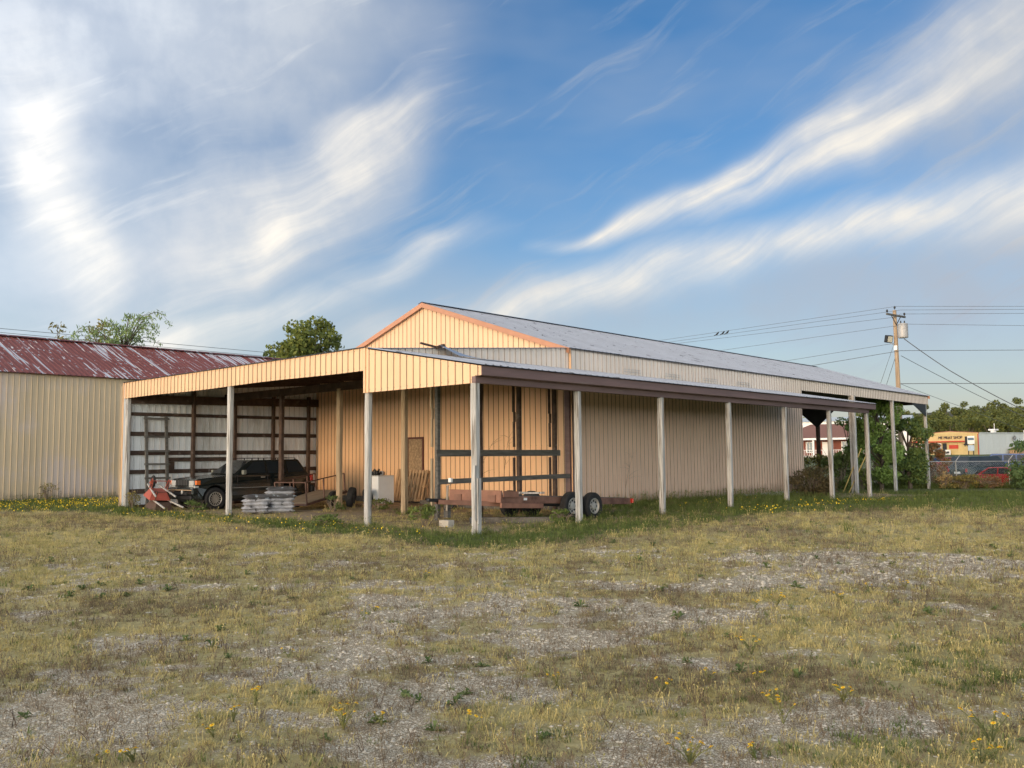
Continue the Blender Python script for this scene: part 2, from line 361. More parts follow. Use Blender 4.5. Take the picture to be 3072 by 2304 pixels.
# ------------------------------------------------------------------ terrain height
def sm(a, b, x):
    t = min(1, max(0, (x-a)/(b-a))); return t*t*(3-2*t)
def gz(x, y):
    """ground height: level round the barn, a dip beyond it, a bank up to the far road"""
    z = -.28*sm(14, 24, y)*sm(-14, -4, x) - .2*sm(24, 40, y)
    z += 1.35*sm(66, 150, y-.25*x) + 1.2*sm(150, 260, y)
    z += .012*math.sin(x*1.3+y*.7)+.010*math.sin(x*.6-y*1.1+2)
    return z
# ------------------------------------------------------------------ the pole barn
WL, DG, VE, VW, VL = 13.17, 7.80, 41.5, 24.14, 22.39
ZE, ZP, ZT, ZB = 4.95, 7.14, 4.28, 3.737
barn = thing('pole_barn', 'long tan metal pole barn with open front carport and side lean-to on grey wooden posts', 'barn')
HALF = WL/2
def roofz(u): return ZP-(ZP-ZE)*abs(u+HALF)/HALF
SM = [SID, SIDG]
b = MB(); b.prism([(-WL,.2),(0,.2),(0,ZE-.06),(-HALF,ZP-.06),(-WL,ZE-.06)], DG+.02, DG+.08, lambda a, c, t: (a, t, c))
gable = b.build('gable_wall', SID, barn)
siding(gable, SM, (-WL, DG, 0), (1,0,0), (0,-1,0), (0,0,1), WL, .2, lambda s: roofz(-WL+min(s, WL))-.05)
b = MB(); b.box(-WL, DG-.01, -.05, -.1, DG+.06, .2); b.build('grade_board', WOODG, barn)
b = MB(); b.box(-.08, DG+.05, .05, -.02, VW, ZE-.05)
side = b.build('side_wall', SID, barn)
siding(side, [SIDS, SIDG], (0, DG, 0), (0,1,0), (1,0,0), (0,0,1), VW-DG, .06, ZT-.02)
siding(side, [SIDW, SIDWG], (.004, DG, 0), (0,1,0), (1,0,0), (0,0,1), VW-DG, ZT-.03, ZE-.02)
b = MB(); b.box(-.25, DG, -.5, .01, VW, .058); b.build('concrete_footing', CONC, barn, bev=.01)
b = MB(); b.box(-.17, DG-.05, .0, .045, DG-.012, 4.2); b.box(.004+.02, DG-.05, 0, .05, DG+.12, 4.2); b.build('corner_trim', BRN, barn)
b = MB(); b.box(-.05, VW, ZE-.5, -.015, VE, ZE-.05)
cf = b.build('canopy_fascia', SID, barn)
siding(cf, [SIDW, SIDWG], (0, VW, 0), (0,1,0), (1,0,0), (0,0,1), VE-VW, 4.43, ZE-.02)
b = MB(); b.prism([(0,ZT-.1),(DG,ZT-.1),(DG,ZE-.04),(0,ZT-.02)], -.05, -.012, lambda a, c, t: (t, a, c))
sf = b.build('carport_side_band', SID, barn)
siding(sf, [SIDW, SIDWG], (0, 0, 0), (0,1,0), (1,0,0), (0,0,1), DG, ZT-.12, lambda s: ZT-.02+(ZE-ZT)*min(s, DG)/DG)
# main roof
RL = math.hypot(HALF+.08, ZP-ZE+.02); ta = V((-(HALF+.08), 0, ZP-ZE+.02))/RL
for side_ in (1, -1):
    T = V((ta.x*side_, 0, ta.z)); Dn = V((ta.z*side_, 0, -ta.x)); ex = .08 if side_ > 0 else -WL-.08
    b = MB(); p0 = V((ex, DG-.1, ZE-.02)); p1 = p0+T*RL; q = V((0, VE-DG+.1, 0)); o_ = Dn*-.02
    b.quad(p0+o_, p1+o_, p1+q+o_, p0+q+o_); b.quad(p0+o_*2.5, p1+o_*2.5, p1+q+o_*2.5, p0+q+o_*2.5)
    rf = b.build('roof', GALVG, barn)
    siding(rf, [GALV, GALVG], p0, (0,1,0), Dn, T, VE-DG+.1, 0., RL, name='roof_sheet')
b = MB()
for s_ in (1, -1): b.quad((-HALF, DG-.14, ZP+.055), (-HALF+s_*.22, DG-.14, ZP-.005), (-HALF+s_*.22, VE+.03, ZP-.005), (-HALF, VE+.03, ZP+.055))
b.build('ridge_cap', GALV, barn)
for y_ in (DG-.1, VE-.0):
    b = MB()
    b.prism([(-HALF, ZP+.02), (.12, ZE-.03), (.12, ZE-.20), (-HALF, ZP-.15)], y_-.05, y_, lambda a, c, t: (a, t, c)); b.build('rake_trim', RAKE, barn)
    b = MB(); b.prism([(-HALF-.002, ZP+.02), (-WL-.12, ZE-.03), (-WL-.12, ZE-.20), (-HALF-.002, ZP-.15)], y_-.05, y_, lambda a, c, t: (a, t, c)); b.build('rake_trim', RAKE, barn)
# boarded opening in the gable
b = MB(); b.box(-7.50, DG-.05, .95, -7.43, DG-.022, 2.36); b.box(-6.69, DG-.05, .95, -6.62, DG-.022, 2.36); b.box(-7.43, DG-.05, 2.29, -6.69, DG-.022, 2.36)
bw = b.build('window_frame', pmat('maroon_frame', (.10,.03,.025), .6), barn)
b = MB(); b.box(-7.43, DG-.035, .95, -6.69, DG-.022, 2.29); b.build('chipboard_panel', OSB, bw)
# carport front fascia, roof and framing
b = MB(); b.box(-WL, .012, ZB+.02, 0, .05, ZT-.02); ff = b.build('carport_fascia', SID, barn)
siding(ff, SM, (-WL, 0, 0), (1,0,0), (0,-1,0), (0,0,1), WL-.06, lambda s: ZB+.012*math.sin(s*.9), ZT)
b = MB(); b.box(-.06, -.028, ZB-.55, .005, .05, ZT-.01); b.build('fascia_corner_trim', SID, barn)
b = MB(); b.box(-WL-.04, -.045, ZT, 0, .10, ZT+.022); b.build('eave_flashing', DKMET, barn)
CT = V((0, DG, ZE-ZT)).normalized(); CL = math.hypot(DG, ZE-ZT); CN = V((0, -CT.z, CT.y))
b = MB(); b.quad((-WL,.1,ZT-.01),(0,.1,ZT-.01),(0,DG,ZE-.06),(-WL,DG,ZE-.06)); cr = b.build('carport_roof', GALVG, barn)
siding(cr, [GALV, GALVG], (-WL, .02, ZT-.02), (1,0,0), CN, CT, WL, 0., CL-.1, name='roof_sheet')
for k in range(9):
    x = -WL+.3+k*(WL-.5)/8; b = MB(); b.bar((x, .1, ZT-.2), (x, DG-.05, ZE-.26), .05, .22); b.build('rafter', WOODD, barn)
for k in range(7):
    y = .4+k*1.15; z = ZT-.07+(ZE-ZT)*y/DG; b = MB(); b.box(-WL+.05, y-.045, z-.02, -.06, y+.045, z+.02); b.build('purlin', WOODD, barn)
for y in (.16, 3.73): b = MB(); b.box(-WL+.05, y-.03, ZB+.04, -.1, y+.03, ZB+.3); b.build('header_beam', WOODD, barn)
for x, z in ((-6.38, 0), (-.02, 0)): post('post', barn, x, .09, -.1, ZB+.1 if x < -1 else 3.22, .15, WOOD, (.01, 0))
post('post', barn, -13.08, .1, -.1, ZB+.05, .15, WOOD)
b = MB(); b.box(-13.33, -.04, -.08, -13.27, .0, ZT-.1); b.build('edge_board', WOODW, barn)
b = MB(); b.box(-13.255, -.03, .05, -13.20, .05, ZT); b.build('corner_flashing', SID, barn)
post('post', barn, -9.36, 3.73, -.05, ZB+.1, .15, WOODD, (.0, 0))
post('post', barn, -6.08, 3.73, -.05, ZB+.1, .17, WOODW); post('post', barn, -2.94, 3.73, -.05, 3.9, .17, WOODW)
# side-line posts and rails under the lean-to
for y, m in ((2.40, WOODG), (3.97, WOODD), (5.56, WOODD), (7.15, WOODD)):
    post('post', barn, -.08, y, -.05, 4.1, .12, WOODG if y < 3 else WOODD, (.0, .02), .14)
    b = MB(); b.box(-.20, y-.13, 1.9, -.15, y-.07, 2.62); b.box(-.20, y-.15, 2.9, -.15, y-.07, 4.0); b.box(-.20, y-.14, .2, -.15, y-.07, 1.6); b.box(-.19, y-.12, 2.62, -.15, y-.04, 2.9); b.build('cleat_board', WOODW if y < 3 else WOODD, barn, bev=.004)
b = MB(); b.bar((.0, 2.28, 1.735), (.0, 7.3, 1.725), .045, .175); b.build('rail', WOODG, barn, bev=.006)
b = MB(); b.bar((.005, 2.33, .995), (.005, 7.74, 1.03), .045, .13); b.build('rail', WOODG, barn, bev=.006)
# white back wall of the carport with its girts
b = MB(); b.prism([(0,.1),(DG,.1),(DG,ZE-.12),(0,ZT-.06)], -WL-.05, -WL-.02, lambda a, c, t: (t, a, c)); ww = b.build('carport_wall', WHT, barn)
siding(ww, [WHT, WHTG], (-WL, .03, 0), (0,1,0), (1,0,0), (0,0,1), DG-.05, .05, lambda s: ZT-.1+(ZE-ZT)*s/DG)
for z0, z1 in ((3.165,3.285),(2.47,2.615),(1.81,1.965),(1.165,1.31),(.49,.655),(-.02,.12)):
    b = MB(); b.box(-WL+.022, .15, z0, -WL+.062, DG-.03, z1); b.build('girt', WOODD, barn, bev=.004)
b = MB(); b.box(-WL+.065, 1.45, 1.58, -WL+.10, 4.0, 1.72); b.build('girt', WOODD, barn, bev=.004)
b = MB(); b.box(-WL+.065, 1.45, 1.74, -WL+.10, 4.0, 1.77); b.build('girt', WPAINT, barn)
b = MB(); b.box(-WL+.065, 1.5, 1.25, -WL+.10, 1.78, 1.575); b.build('wall_block', WOODD, barn)
for y in (2.44, 4.08, 5.72, 7.33): post('post', barn, -WL+.15, y, -.05, 4.1, .13, WOODD)
b = MB(); b.bar((-WL+.12, .1, ZB-.02), (-WL+.12, DG, ZB+.12), .1, .3); b.build('header_beam', WOODD, barn)
# lean-to along the side
LE, LZE = 3.95, 3.56
LT = V((-LE, 0, ZT-LZE)).normalized(); LLn = math.hypot(LE, ZT-LZE); LN = V((-LT.z*-1, 0, -LT.x)) if False else V((ZT-LZE, 0, LE)).normalized()
b = MB(); b.quad((LE,-.03,LZE-.012),(0,-.03,ZT-.012),(0,VL,ZT-.012),(LE,VL,LZE-.012)); lr = b.build('lean_to_roof', GALVG, barn)
siding(lr, [GALV, GALVG], (LE, -.04, LZE), (0,1,0), LN, LT, VL+.05, 0., LLn-.02, name='roof_sheet')
b = MB(); b.box(3.86, .0, 3.345, 3.90, VL, 3.545); b.build('fascia_board', BRN, barn, bev=.004)
b = MB(); b.box(3.60, -.005, 3.19, 3.72, VL-.25, 3.335); b.build('eave_beam', BRN, barn, bev=.006)
b = MB(); b.box(3.74, .0, 3.335, 3.858, VL-.02, 3.345); b.build('soffit_board', BRN, barn)
b = MB(); b.prism([(.02,3.22),(3.6,3.22),(3.6,3.36),(3.85,3.36),(3.85,3.5),(.02,4.2)], .012, .045, lambda a, c, t: (a, t, c))
le = b.build('lean_to_end_fascia', SID, barn)
siding(le, SM, (0, 0, 0), (1,0,0), (0,-1,0), (0,0,1), 3.87, lambda s: 3.19 if s < 3.66 else 3.345, lambda s: ZT-.03-(ZT-LZE)*s/LE)
for k in range(10):
    y = .6+k*2.38; b = MB(); b.bar((.0, y, ZT-.14), (3.85, y, LZE-.13), .05, .16); b.build('rafter', WOODD, barn)
for k, y in enumerate((.09, 3.58, 7.22, 10.95, 14.74, 18.47, 22.1)):
    post('post', barn, 3.62, y, gz(3.62, y)-.1, 3.19, .165 if k == 0 else .15, WOOD, (random.uniform(-.02,.02), random.uniform(-.03,.03)))
b = MB(); b.bar((3.74, .06, -.02), (3.74, .06, 1.18), .03, .1, (0,1,0)); b.build('scab_board', WOOD, barn, bev=.004)
b = MB(); b.bar((3.70, -.015, .3), (3.70, -.015, 1.45), .035, .06, (0,1,0)); b.build('scab_board', WOOD, barn, bev=.004)
post('post', barn, 2.1, 22.1, gz(2.1, 22.1)-.1, 3.5, .16, WOODD)
# lifted lean-to sheet and its broken stub
b = MB(); n = 9
for i in range(n+1):
    t = i/n; y = 2.25+2.3*t; lift = .26*math.exp(-(t/.30)**2)
    for j in range(5):
        x = .10+j*.20; b.v.append((x, y, ZT+.035-(x/LE)*(ZT-LZE)+lift*(1-j/4.6)))
for i in range(n):
    for j in range(4): b.f.append((i*5+j, i*5+j+1, (i+1)*5+j+1, (i+1)*5+j)); b.m.append(0)
b.build('loose_roof_sheet', GALV, barn)
b = MB(); b.bar((.0, 1.75, ZT+.27), (.06, 2.32, ZT+.19), .06, .05); b.bar((.1, 2.22, ZT+.18), (.14, 2.45, ZT+.26), .10, .08); b.build('broken_rafter_stub', WOODD, barn, bev=.01)
# far canopy
for x, y in ((-.08, 29.95), (.14, 29.8), (-.08, 35.75), (-.08, 41.2), (-WL+.1, 35.7), (-WL+.1, 41.2), (-WL+.1, 29.9)):
    post('post', barn, x, y, gz(x, y)-.1, 4.45, .17, WOOD, (random.uniform(-.03,.03), 0))
post('post', barn, -6.6, 41.2, gz(-6.6, 41.2)-.1, 4.5, .22, WOODD)
b = MB(); b.box(-WL, 41.3, 4.43, 0, 41.36, 4.75); b.build('header_beam', BRN, barn)
b = MB(); b.prism([(38.7, 4.43), (41.1, 4.43), (41.1, 3.72)], -.05, -.01, lambda a, c, t: (t, a, c)); b.build('knee_brace_panel', DKMET, barn)
b = MB(); b.prism([(-7.9, 4.43), (-5.3, 4.43), (-6.6, 3.25)], 41.05, 41.09, lambda a, c, t: (a, t, c)); b.build('knee_brace_panel', DKMET, barn)
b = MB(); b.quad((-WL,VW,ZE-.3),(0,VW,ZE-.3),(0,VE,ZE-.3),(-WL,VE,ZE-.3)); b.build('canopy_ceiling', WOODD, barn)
b = MB(); b.box(-WL, VW-.06, 0, -.09, VW-.02, ZE); b.build('end_wall', SID, barn)
b = MB(); b.box(-WL-.0, DG+.1, 0, -WL+.05, VW, ZE-.05); b.build('rear_side_wall', SID, barn)
b = MB(); b.box(-WL, DG+.1, -.02, -.26, VW-.1, .03); b.build('floor_slab', CONC, barn)
# small wire guards lying on the lean-to roof against the wall
for y in (10.6, 13.1, 15.7, 18.3):
    b = MB(); x = .06; z = ZT+.03
    for q in range(6): b.tube([(x, y+q*.2, z), (x, y+q*.2, z+.16)], .006, 4)
    b.tube([(x, y, z+.16), (x, y+1., z+.16)], .006, 4); b.tube([(x, y, z+.08), (x, y+1., z+.08)], .006, 4); b.build('wire_guard', GREYM, barn)

# ------------------------------------------------------------------ the shed with the peeling red roof
def peel_mat():
    m = pmat('peeling_red_roof', (.215,.062,.045), .55, var=.15, vscale=2, stretch=(1,1,1))
    t = m.node_tree; p = t.nodes['Principled BSDF']; c0 = p.inputs['Base Color'].links[0].from_socket
    geo = N(t, 'ShaderNodeNewGeometry')
    def fl(sv, sc_, a, bb, rg=.6):
        mpn = N(t, 'ShaderNodeMapping'); t.links.new(geo.outputs['Position'], mpn.inputs[0]); mpn.inputs['Scale'].default_value = sv
        return mrange(t, noise(t, mpn.outputs[0], sc_, 2, rg), a, bb)
    f1 = fl((.22, 4.2, .22), 1., .615, .64); f2 = mth(t, 'MULTIPLY', fl((2.6, 6.5, 2.6), 1., .63, .65), fl((.5,.5,.5), 1., .4, .5))
    sx = N(t, 'ShaderNodeSeparateXYZ'); t.links.new(geo.outputs['Position'], sx.inputs[0])
    bare = mrange(t, sx.outputs[1], 8., 12., 0., .085)
    f3 = mrange(t, mth(t, 'ADD', noise(t, None, 1.), 0.), 2., 3.)
    mpn = N(t, 'ShaderNodeMapping'); t.links.new(geo.outputs['Position'], mpn.inputs[0]); mpn.inputs['Scale'].default_value = (.16, 3.0, .16)
    f3 = mrange(t, mth(t, 'ADD', noise(t, mpn.outputs[0], 1., 2, .5), bare), .62, .645)
    f = mth(t, 'MAXIMUM', mth(t, 'MAXIMUM', f1, f2), f3)
    sock(t, p.inputs['Base Color'], mixc(t, f, c0, (.62, .62, .64)))
    return m
RED = peel_mat(); REDG = pmat('red_roof_rib', (.16,.045,.04), .6, dark=(.5,.5,.52), dthr=(.6,.63), dscale=1.5, dstretch=(.4,5,.4))
shed = thing('metal_shed', 'tall tan metal shed with peeling dark red metal roof', 'shed')
SU, SR, SZE, SZR, SV0, SV1 = -22., -27., 5.31, 7.35, -14., 30.
b = MB(); b.box(SU-.1, SV0, .12, SU-.02, SV1, SZE); sw = b.build('shed_side_wall', SHD, shed)
siding(sw, [SHD, SHDG], (SU, SV0, 0), (0,1,0), (1,0,0), (0,0,1), SV1-SV0, .12, SZE-.02)
b = MB(); b.box(SU-.3, SV0, -.3, SU-.015, SV1, .118); b.build('foundation', CONC, shed)
b = MB(); b.prism([(SU-.1,0),(SU-.1,SZE),(SR,SZR-.06),(2*SR-SU,SZE),(2*SR-SU,0)], SV0-.02, SV0+.05, lambda a, c, t: (a, t, c)); b.build('shed_end_wall', SHD, shed)
b = MB(); b.prism([(SU-.1,0),(SU-.1,SZE),(SR,SZR-.06),(2*SR-SU,SZE),(2*SR-SU,0)], SV1-.1, SV1-.03, lambda a, c, t: (a, t, c)); b.build('shed_end_wall', SHD, shed)
b = MB(); b.box(2*SR-SU, SV0, 0, 2*SR-SU+.08, SV1, SZE); b.build('shed_side_wall', SHD, shed)
dx, dz = SR-SU-.25, SZR-SZE+.08; SLn = math.hypot(dx, dz)
for s_ in (1, -1):
    e = V((SU+.25 if s_ > 0 else 2*SR-SU-.25, SV0-.2, SZE-.08)); T = V((dx*s_, 0, dz))/SLn; Dn = V((dz*s_, 0, -dx))/SLn
    b = MB(); q = V((0, SV1-SV0+.4, 0)); o_ = Dn*-.02; b.quad(e+o_, e+T*SLn+o_, e+T*SLn+q+o_, e+q+o_); rf = b.build('shed_roof', REDG, shed)
    siding(rf, [RED, REDG], e, (0,1,0), Dn, T, SV1-SV0+.4, 0., SLn, name='roof_sheet')
b = MB()
for s_ in (1, -1): b.quad((SR, SV0-.25, SZR+.07), (SR+s_*.26, SV0-.25, SZR-.02), (SR+s_*.26, SV1+.25, SZR-.02), (SR, SV1+.25, SZR+.07))
b.build('ridge_cap', REDG, shed)
# ------------------------------------------------------------------ ground sheet
def vnoise(x, y, seed=0):
    """smooth value noise, vectorised"""
    xi = np.floor(x).astype(np.int64); yi = np.floor(y).astype(np.int64); fx = x-xi; fy = y-yi
    fx = fx*fx*(3-2*fx); fy = fy*fy*(3-2*fy)
    def h(a, b): return ((np.sin(a*127.1+b*311.7+seed*74.7)*43758.5453) % 1.0)
    return (h(xi,yi)*(1-fx)+h(xi+1,yi)*fx)*(1-fy)+(h(xi,yi+1)*(1-fx)+h(xi+1,yi+1)*fx)*fy
def fbm(x, y, seed=0, o=4):
    s = 0; a = .5; t = 0
    for k in range(o): s = s+a*vnoise(x*2**k, y*2**k, seed+k); t += a; a *= .55
    return s/t
# patches of bare gravel and of lusher grass, (photo x, y, radius across, radius along the view, strength)
GRAV = [(on_z(px, py), rx, ry, st) for px, py, rx, ry, st in (
    (60, 2230, 1.1, .9, 1.3), (330, 2080, .8, .6, .6), (430, 1925, .9, .6, .9), (1150, 1960, 1.3, .8, .7), (960, 2190, .8, .5, .7), (1280, 2200, .6, .4, .6), (1350, 1840, 1.4, 1.2, .7),
    (2080, 1850, 1.1, .7, 1.1), (1700, 1900, .9, .6, .6), (2300, 1750, 1.6, 1.2, .9), (2800, 1700, 1.8, 1.2, 1.1), (2500, 1670, 2., 1., .8), (1650, 2080, .8, .5, .9),
    (1850, 2200, .9, .6, .9), (2000, 1990, .6, .5, .7), (1100, 1745, .5, .5, .8), (1440, 1575, .9, .5, .8), (2300, 1960, .5, .4, .6), (2640, 2160, .4, .4, .6), (1600, 2290, .5, .3, .8))]
LUSH = [(on_z(px, py), rx, ry, st) for px, py, rx, ry, st in (
    (2800, 2000, 1.7, 1.6, .42), (2700, 2230, 1.2, .6, .42), (1650, 2290, .5, .2, .5), (2150, 2080, .7, .4, .4), (900, 2240, .4, .3, .5))]
VDIR = np.array([FW.x, FW.y])/math.hypot(FW.x, FW.y); PDIR = np.array([VDIR[1], -VDIR[0]])
def blobs(x, y, L):
    r = np.zeros_like(x)
    for c, rx, ry, st in L:
        dx, dy = x-c.x, y-c.y
        a = (dx*PDIR[0]+dy*PDIR[1])/rx; bb = (dx*VDIR[0]+dy*VDIR[1])/ry
        r = np.maximum(r, st*np.exp(-(a*a+bb*bb)))
    return r
def masks(x, y):
    n = fbm(x*.9, y*.9, 3, 5); n2 = fbm(x*.33, y*.33, 9, 4)
    yard = 1/(1+np.exp(-(-y-1.2-.0*x)/.8))                       # open yard in front of the barn
    yardr = 1/(1+np.exp(-((x-5.5)-.0*y)/.8))
    open_ = np.maximum(yard, yardr*(y < 14))
    n3 = fbm(x*2.6, y*2.6, 5, 4)
    g = np.clip(blobs(x, y, GRAV)*1.0+(n-.5)*1.3+(n3-.5)*1.2-.16, 0, .9)*open_*(y < 16)
    near = ((x-CAM[0])**2+(y-CAM[1])**2)**.5
    g = np.clip(g+np.clip((n3-.47)*1.5+(n-.5)*.8, 0, .5)*open_*(near < 16), 0, 1)
    # green strip along the posts and over the far lawn
    d_front = np.abs(y+.9); d_side = np.abs(x-5.0)
    strip = np.exp(-(d_front/1.15)**2)*(x < 5.5)*(x > -24)+np.exp(-(d_side/1.5)**2)*(y > -2)
    far = 1/(1+np.exp(-(y-13+.25*(x-4)*(x > 4))/2.))
    left = 1/(1+np.exp((x+13.5)/.8))*(y > -4)*(y < 30)
    gr = np.clip(strip*.8+far+left*.7+blobs(x, y, LUSH)+(n2-.5)*.9+(n-.5)*.4-.05, 0, 1)
    inside = (x < 3.5)*(x > -13.1)*(y > .4)*(y < 30)
    soil = np.where(inside, 1., 0.)*np.clip(.75+(n-.5)*1.6, 0, 1)
    gr = gr*(1-.75*soil)
    return g, gr, soil
def axis_pts(lo, hi, c0, c1, fine, grow=1.16):
    m = list(np.arange(c0, c1+1e-6, fine)); s = fine; x = c1
    while x < hi: s *= grow; x += s; m.append(x)
    s = fine; x = c0; L = []
    while x > lo: s *= grow; x -= s; L.append(x)
    return np.array(L[::-1]+m)
gx = axis_pts(-900, 900, -6, 26, .16); gy = axis_pts(-300, 1500, -11, 14, .16)
X, Y = np.meshgrid(gx, gy); Zg = np.vectorize(gz)(X, Y)
mg, mgr, ms = masks(X, Y)
Zg = Zg+(fbm(X*2.1, Y*2.1, 21, 3)-.5)*.035*(np.abs(X) < 40)*(np.abs(Y) < 40)
nx, ny = len(gx), len(gy)
vs = np.stack([X.ravel(), Y.ravel(), Zg.ravel()], 1)
i = np.arange((ny-1)*(nx-1)); r_ = i//(nx-1); c_ = i % (nx-1); a_ = r_*nx+c_
fs = np.stack([a_, a_+1, a_+nx+1, a_+nx], 1)
me = bpy.data.meshes.new('ground'); me.from_pydata(vs.tolist(), [], fs.tolist())
me.polygons.foreach_set('use_smooth', [True]*len(me.polygons))
for nm, arr in (('gravel', mg), ('green', mgr), ('soil', ms)):
    at = me.attributes.new(nm, 'FLOAT', 'POINT'); at.data.foreach_set('value', arr.ravel().astype(np.float32))
def ground_mat():
    m = bpy.data.materials.new('dry_lot'); m.use_nodes = True; t = m.node_tree; p = t.nodes['Principled BSDF']
    geo = N(t, 'ShaderNodeNewGeometry'); pos = geo.outputs['Position']
    A = {k: N(t, 'ShaderNodeAttribute', attribute_name=k).outputs['Fac'] for k in ('gravel', 'green', 'soil')}
    nf = noise(t, pos, 18, 6, .65); nm_ = noise(t, pos, 2.3, 5, .6); ns = noise(t, pos, 70, 3, .6)
    dry = mixc(t, mrange(t, nf, .3, .7), (.26,.21,.09), (.56,.465,.215))
    dry = mixc(t, mrange(t, nm_, .35, .7), dry, (.38,.315,.145))
    grn = mixc(t, mrange(t, nf, .3, .7), (.07,.08,.03), (.17,.185,.075))
    c = mixc(t, mrange(t, mth(t, 'ADD', A['green'], mth(t, 'MULTIPLY', mth(t, 'SUBTRACT', nf, .5), .8)), .3, .8), dry, grn)
    so = mixc(t, mrange(t, nf, .3, .7), (.20,.15,.10), (.42,.34,.24))
    c = mixc(t, A['soil'], c, so)
    vo = N(t, 'ShaderNodeTexVoronoi'); t.links.new(pos, vo.inputs['Vector']); vo.inputs['Scale'].default_value = 95
    vsep = N(t, 'ShaderNodeSeparateColor'); t.links.new(vo.outputs['Color'], vsep.inputs[0])
    gv = mixc(t, vsep.outputs[0], (.44,.37,.25), (.74,.65,.49))
    gv = mixc(t, mrange(t, vo.outputs['Distance'], .35, .6), gv, (.27,.21,.135))
    gm = mrange(t, mth(t, 'ADD', A['gravel'], mth(t, 'MULTIPLY', mth(t, 'SUBTRACT', nf, .5), 1.1)), .18, .55)
    c = mixc(t, gm, c, gv)
    sock(t, p.inputs['Base Color'], c); p.inputs['Roughness'].default_value = .95; p.inputs['Specular IOR Level'].default_value = .15
    bn = N(t, 'ShaderNodeBump'); bn.inputs['Strength'].default_value = .5; bn.inputs['Distance'].default_value = .03
    hgt = mth(t, 'ADD', nf, mth(t, 'MULTIPLY', ns, .5)); t.links.new(hgt, bn.inputs['Height']); t.links.new(bn.outputs[0], p.inputs['Normal'])
    me.materials.append(m)
ground_mat()
go = bpy.data.objects.new('ground', me); col.objects.link(go); tag(go, 'dry grass and gravel lot', None, kind='structure')
# ------------------------------------------------------------------ vehicles
GLASS = glassmat('car_glass'); DKCH = pmat('dull_chrome', (.13,.125,.115), .35, .5); CHROME = pmat('bright_trim', (.6,.6,.6), .2, .9, var=.02)
LENS = pmat('headlight_lens', (.40,.41,.40), .12, spec=.8, var=.05); AMBER = pmat('amber_lens', (.75,.16,.02), .15, spec=.8); REDL = pmat('red_lens', (.42,.02,.015), .2, spec=.8)
RIMM = pmat('alloy_rim', (.42,.38,.33), .45, .5, var=.15, vscale=9); SEATM = pmat('grey_interior', (.10,.10,.10), .8)
def wheel(parent, x, y, z, R, wd, rimr, side, style='lace', rim=None):
    """tyre with a rim child; side = +1 when the outer face looks to +x"""
    M = Matrix.Translation((x, y, z)) @ Matrix.Scale(side, 4, (1,0,0)); h = wd/2
    b = MB(); b.lathe([(rimr-.01,-h*.7),(rimr,h*.8),(rimr+.02,h*.97),(R*.88,h),(R*.97,h*.82),(R,h*.55),(R,-h*.55),(R*.97,-h*.85),(R*.88,-h),(rimr,-h*.9)], 32, M)
    for k in range(32):                                    # tread blocks
        t = 2*math.pi*k/32; Mk = M @ Matrix.Rotation(t, 4, 'X'); b.box(-h*.62, -.016, R-.006, h*.62, .016, R+.004, Mk)
    tyre = b.build('tyre', BLACK, parent, smooth=False)
    b = MB()
    if style == 'steel': b.lathe([(rimr+.004,h*.86),(rimr-.008,h*.9),(rimr-.02,h*.6),(rimr-.04,h*.35),(.07,h*.38),(.06,h*.62),(.0,h*.64)], 28, M)
    else: b.lathe([(rimr+.004,h*.86),(rimr-.008,h*.92),(rimr-.025,h*.80)], 28, M); b.lathe([(.06,h*.55),(.055,h*.72),(0,h*.74)], 16, M)
    if style == 'lace':
        for k in range(16):
            for s_ in (1,-1):
                a0 = 2*math.pi*k/16; a1 = a0+s_*2*math.pi/16*1.1
                b.bar(M @ V((h*.66, .055*math.cos(a0), .055*math.sin(a0))), M @ V((h*.78, (rimr-.01)*math.cos(a1), (rimr-.01)*math.sin(a1))), .015, .018, M.to_3x3() @ V((1,0,0)))
    elif style == 'steel':
        bs = MB()
        for k in range(8):
            a0 = 2*math.pi*k/8; Mk = M @ Matrix.Rotation(a0, 4, 'X'); bs.box(h*.36, -.024, rimr*.54, h*.47, .024, rimr*.78, Mk)
        bs.build('rim_slots', DKMET, tyre)
        b.lathe([(rimr*.45,h*.36),(rimr*.45,h*.7),(rimr*.30,h*.78),(0,h*.78)], 20, M)
    else:
        for k in range(10):
            a0 = 2*math.pi*k/10; b.bar(M @ V((h*.62, .05*math.cos(a0), .05*math.sin(a0))), M @ V((h*.7, (rimr-.01)*math.cos(a0), (rimr-.01)*math.sin(a0))), .03, .02, M.to_3x3() @ V((1,0,0)))
    ro = b.build('rim', rim or RIMM, tyre, smooth=False)
    b = MB(); b.lathe([(rimr-.005, h*.3),(.0,h*.3)], 20, M); b.build('brake_disc', DKMET, tyre)
    return tyre
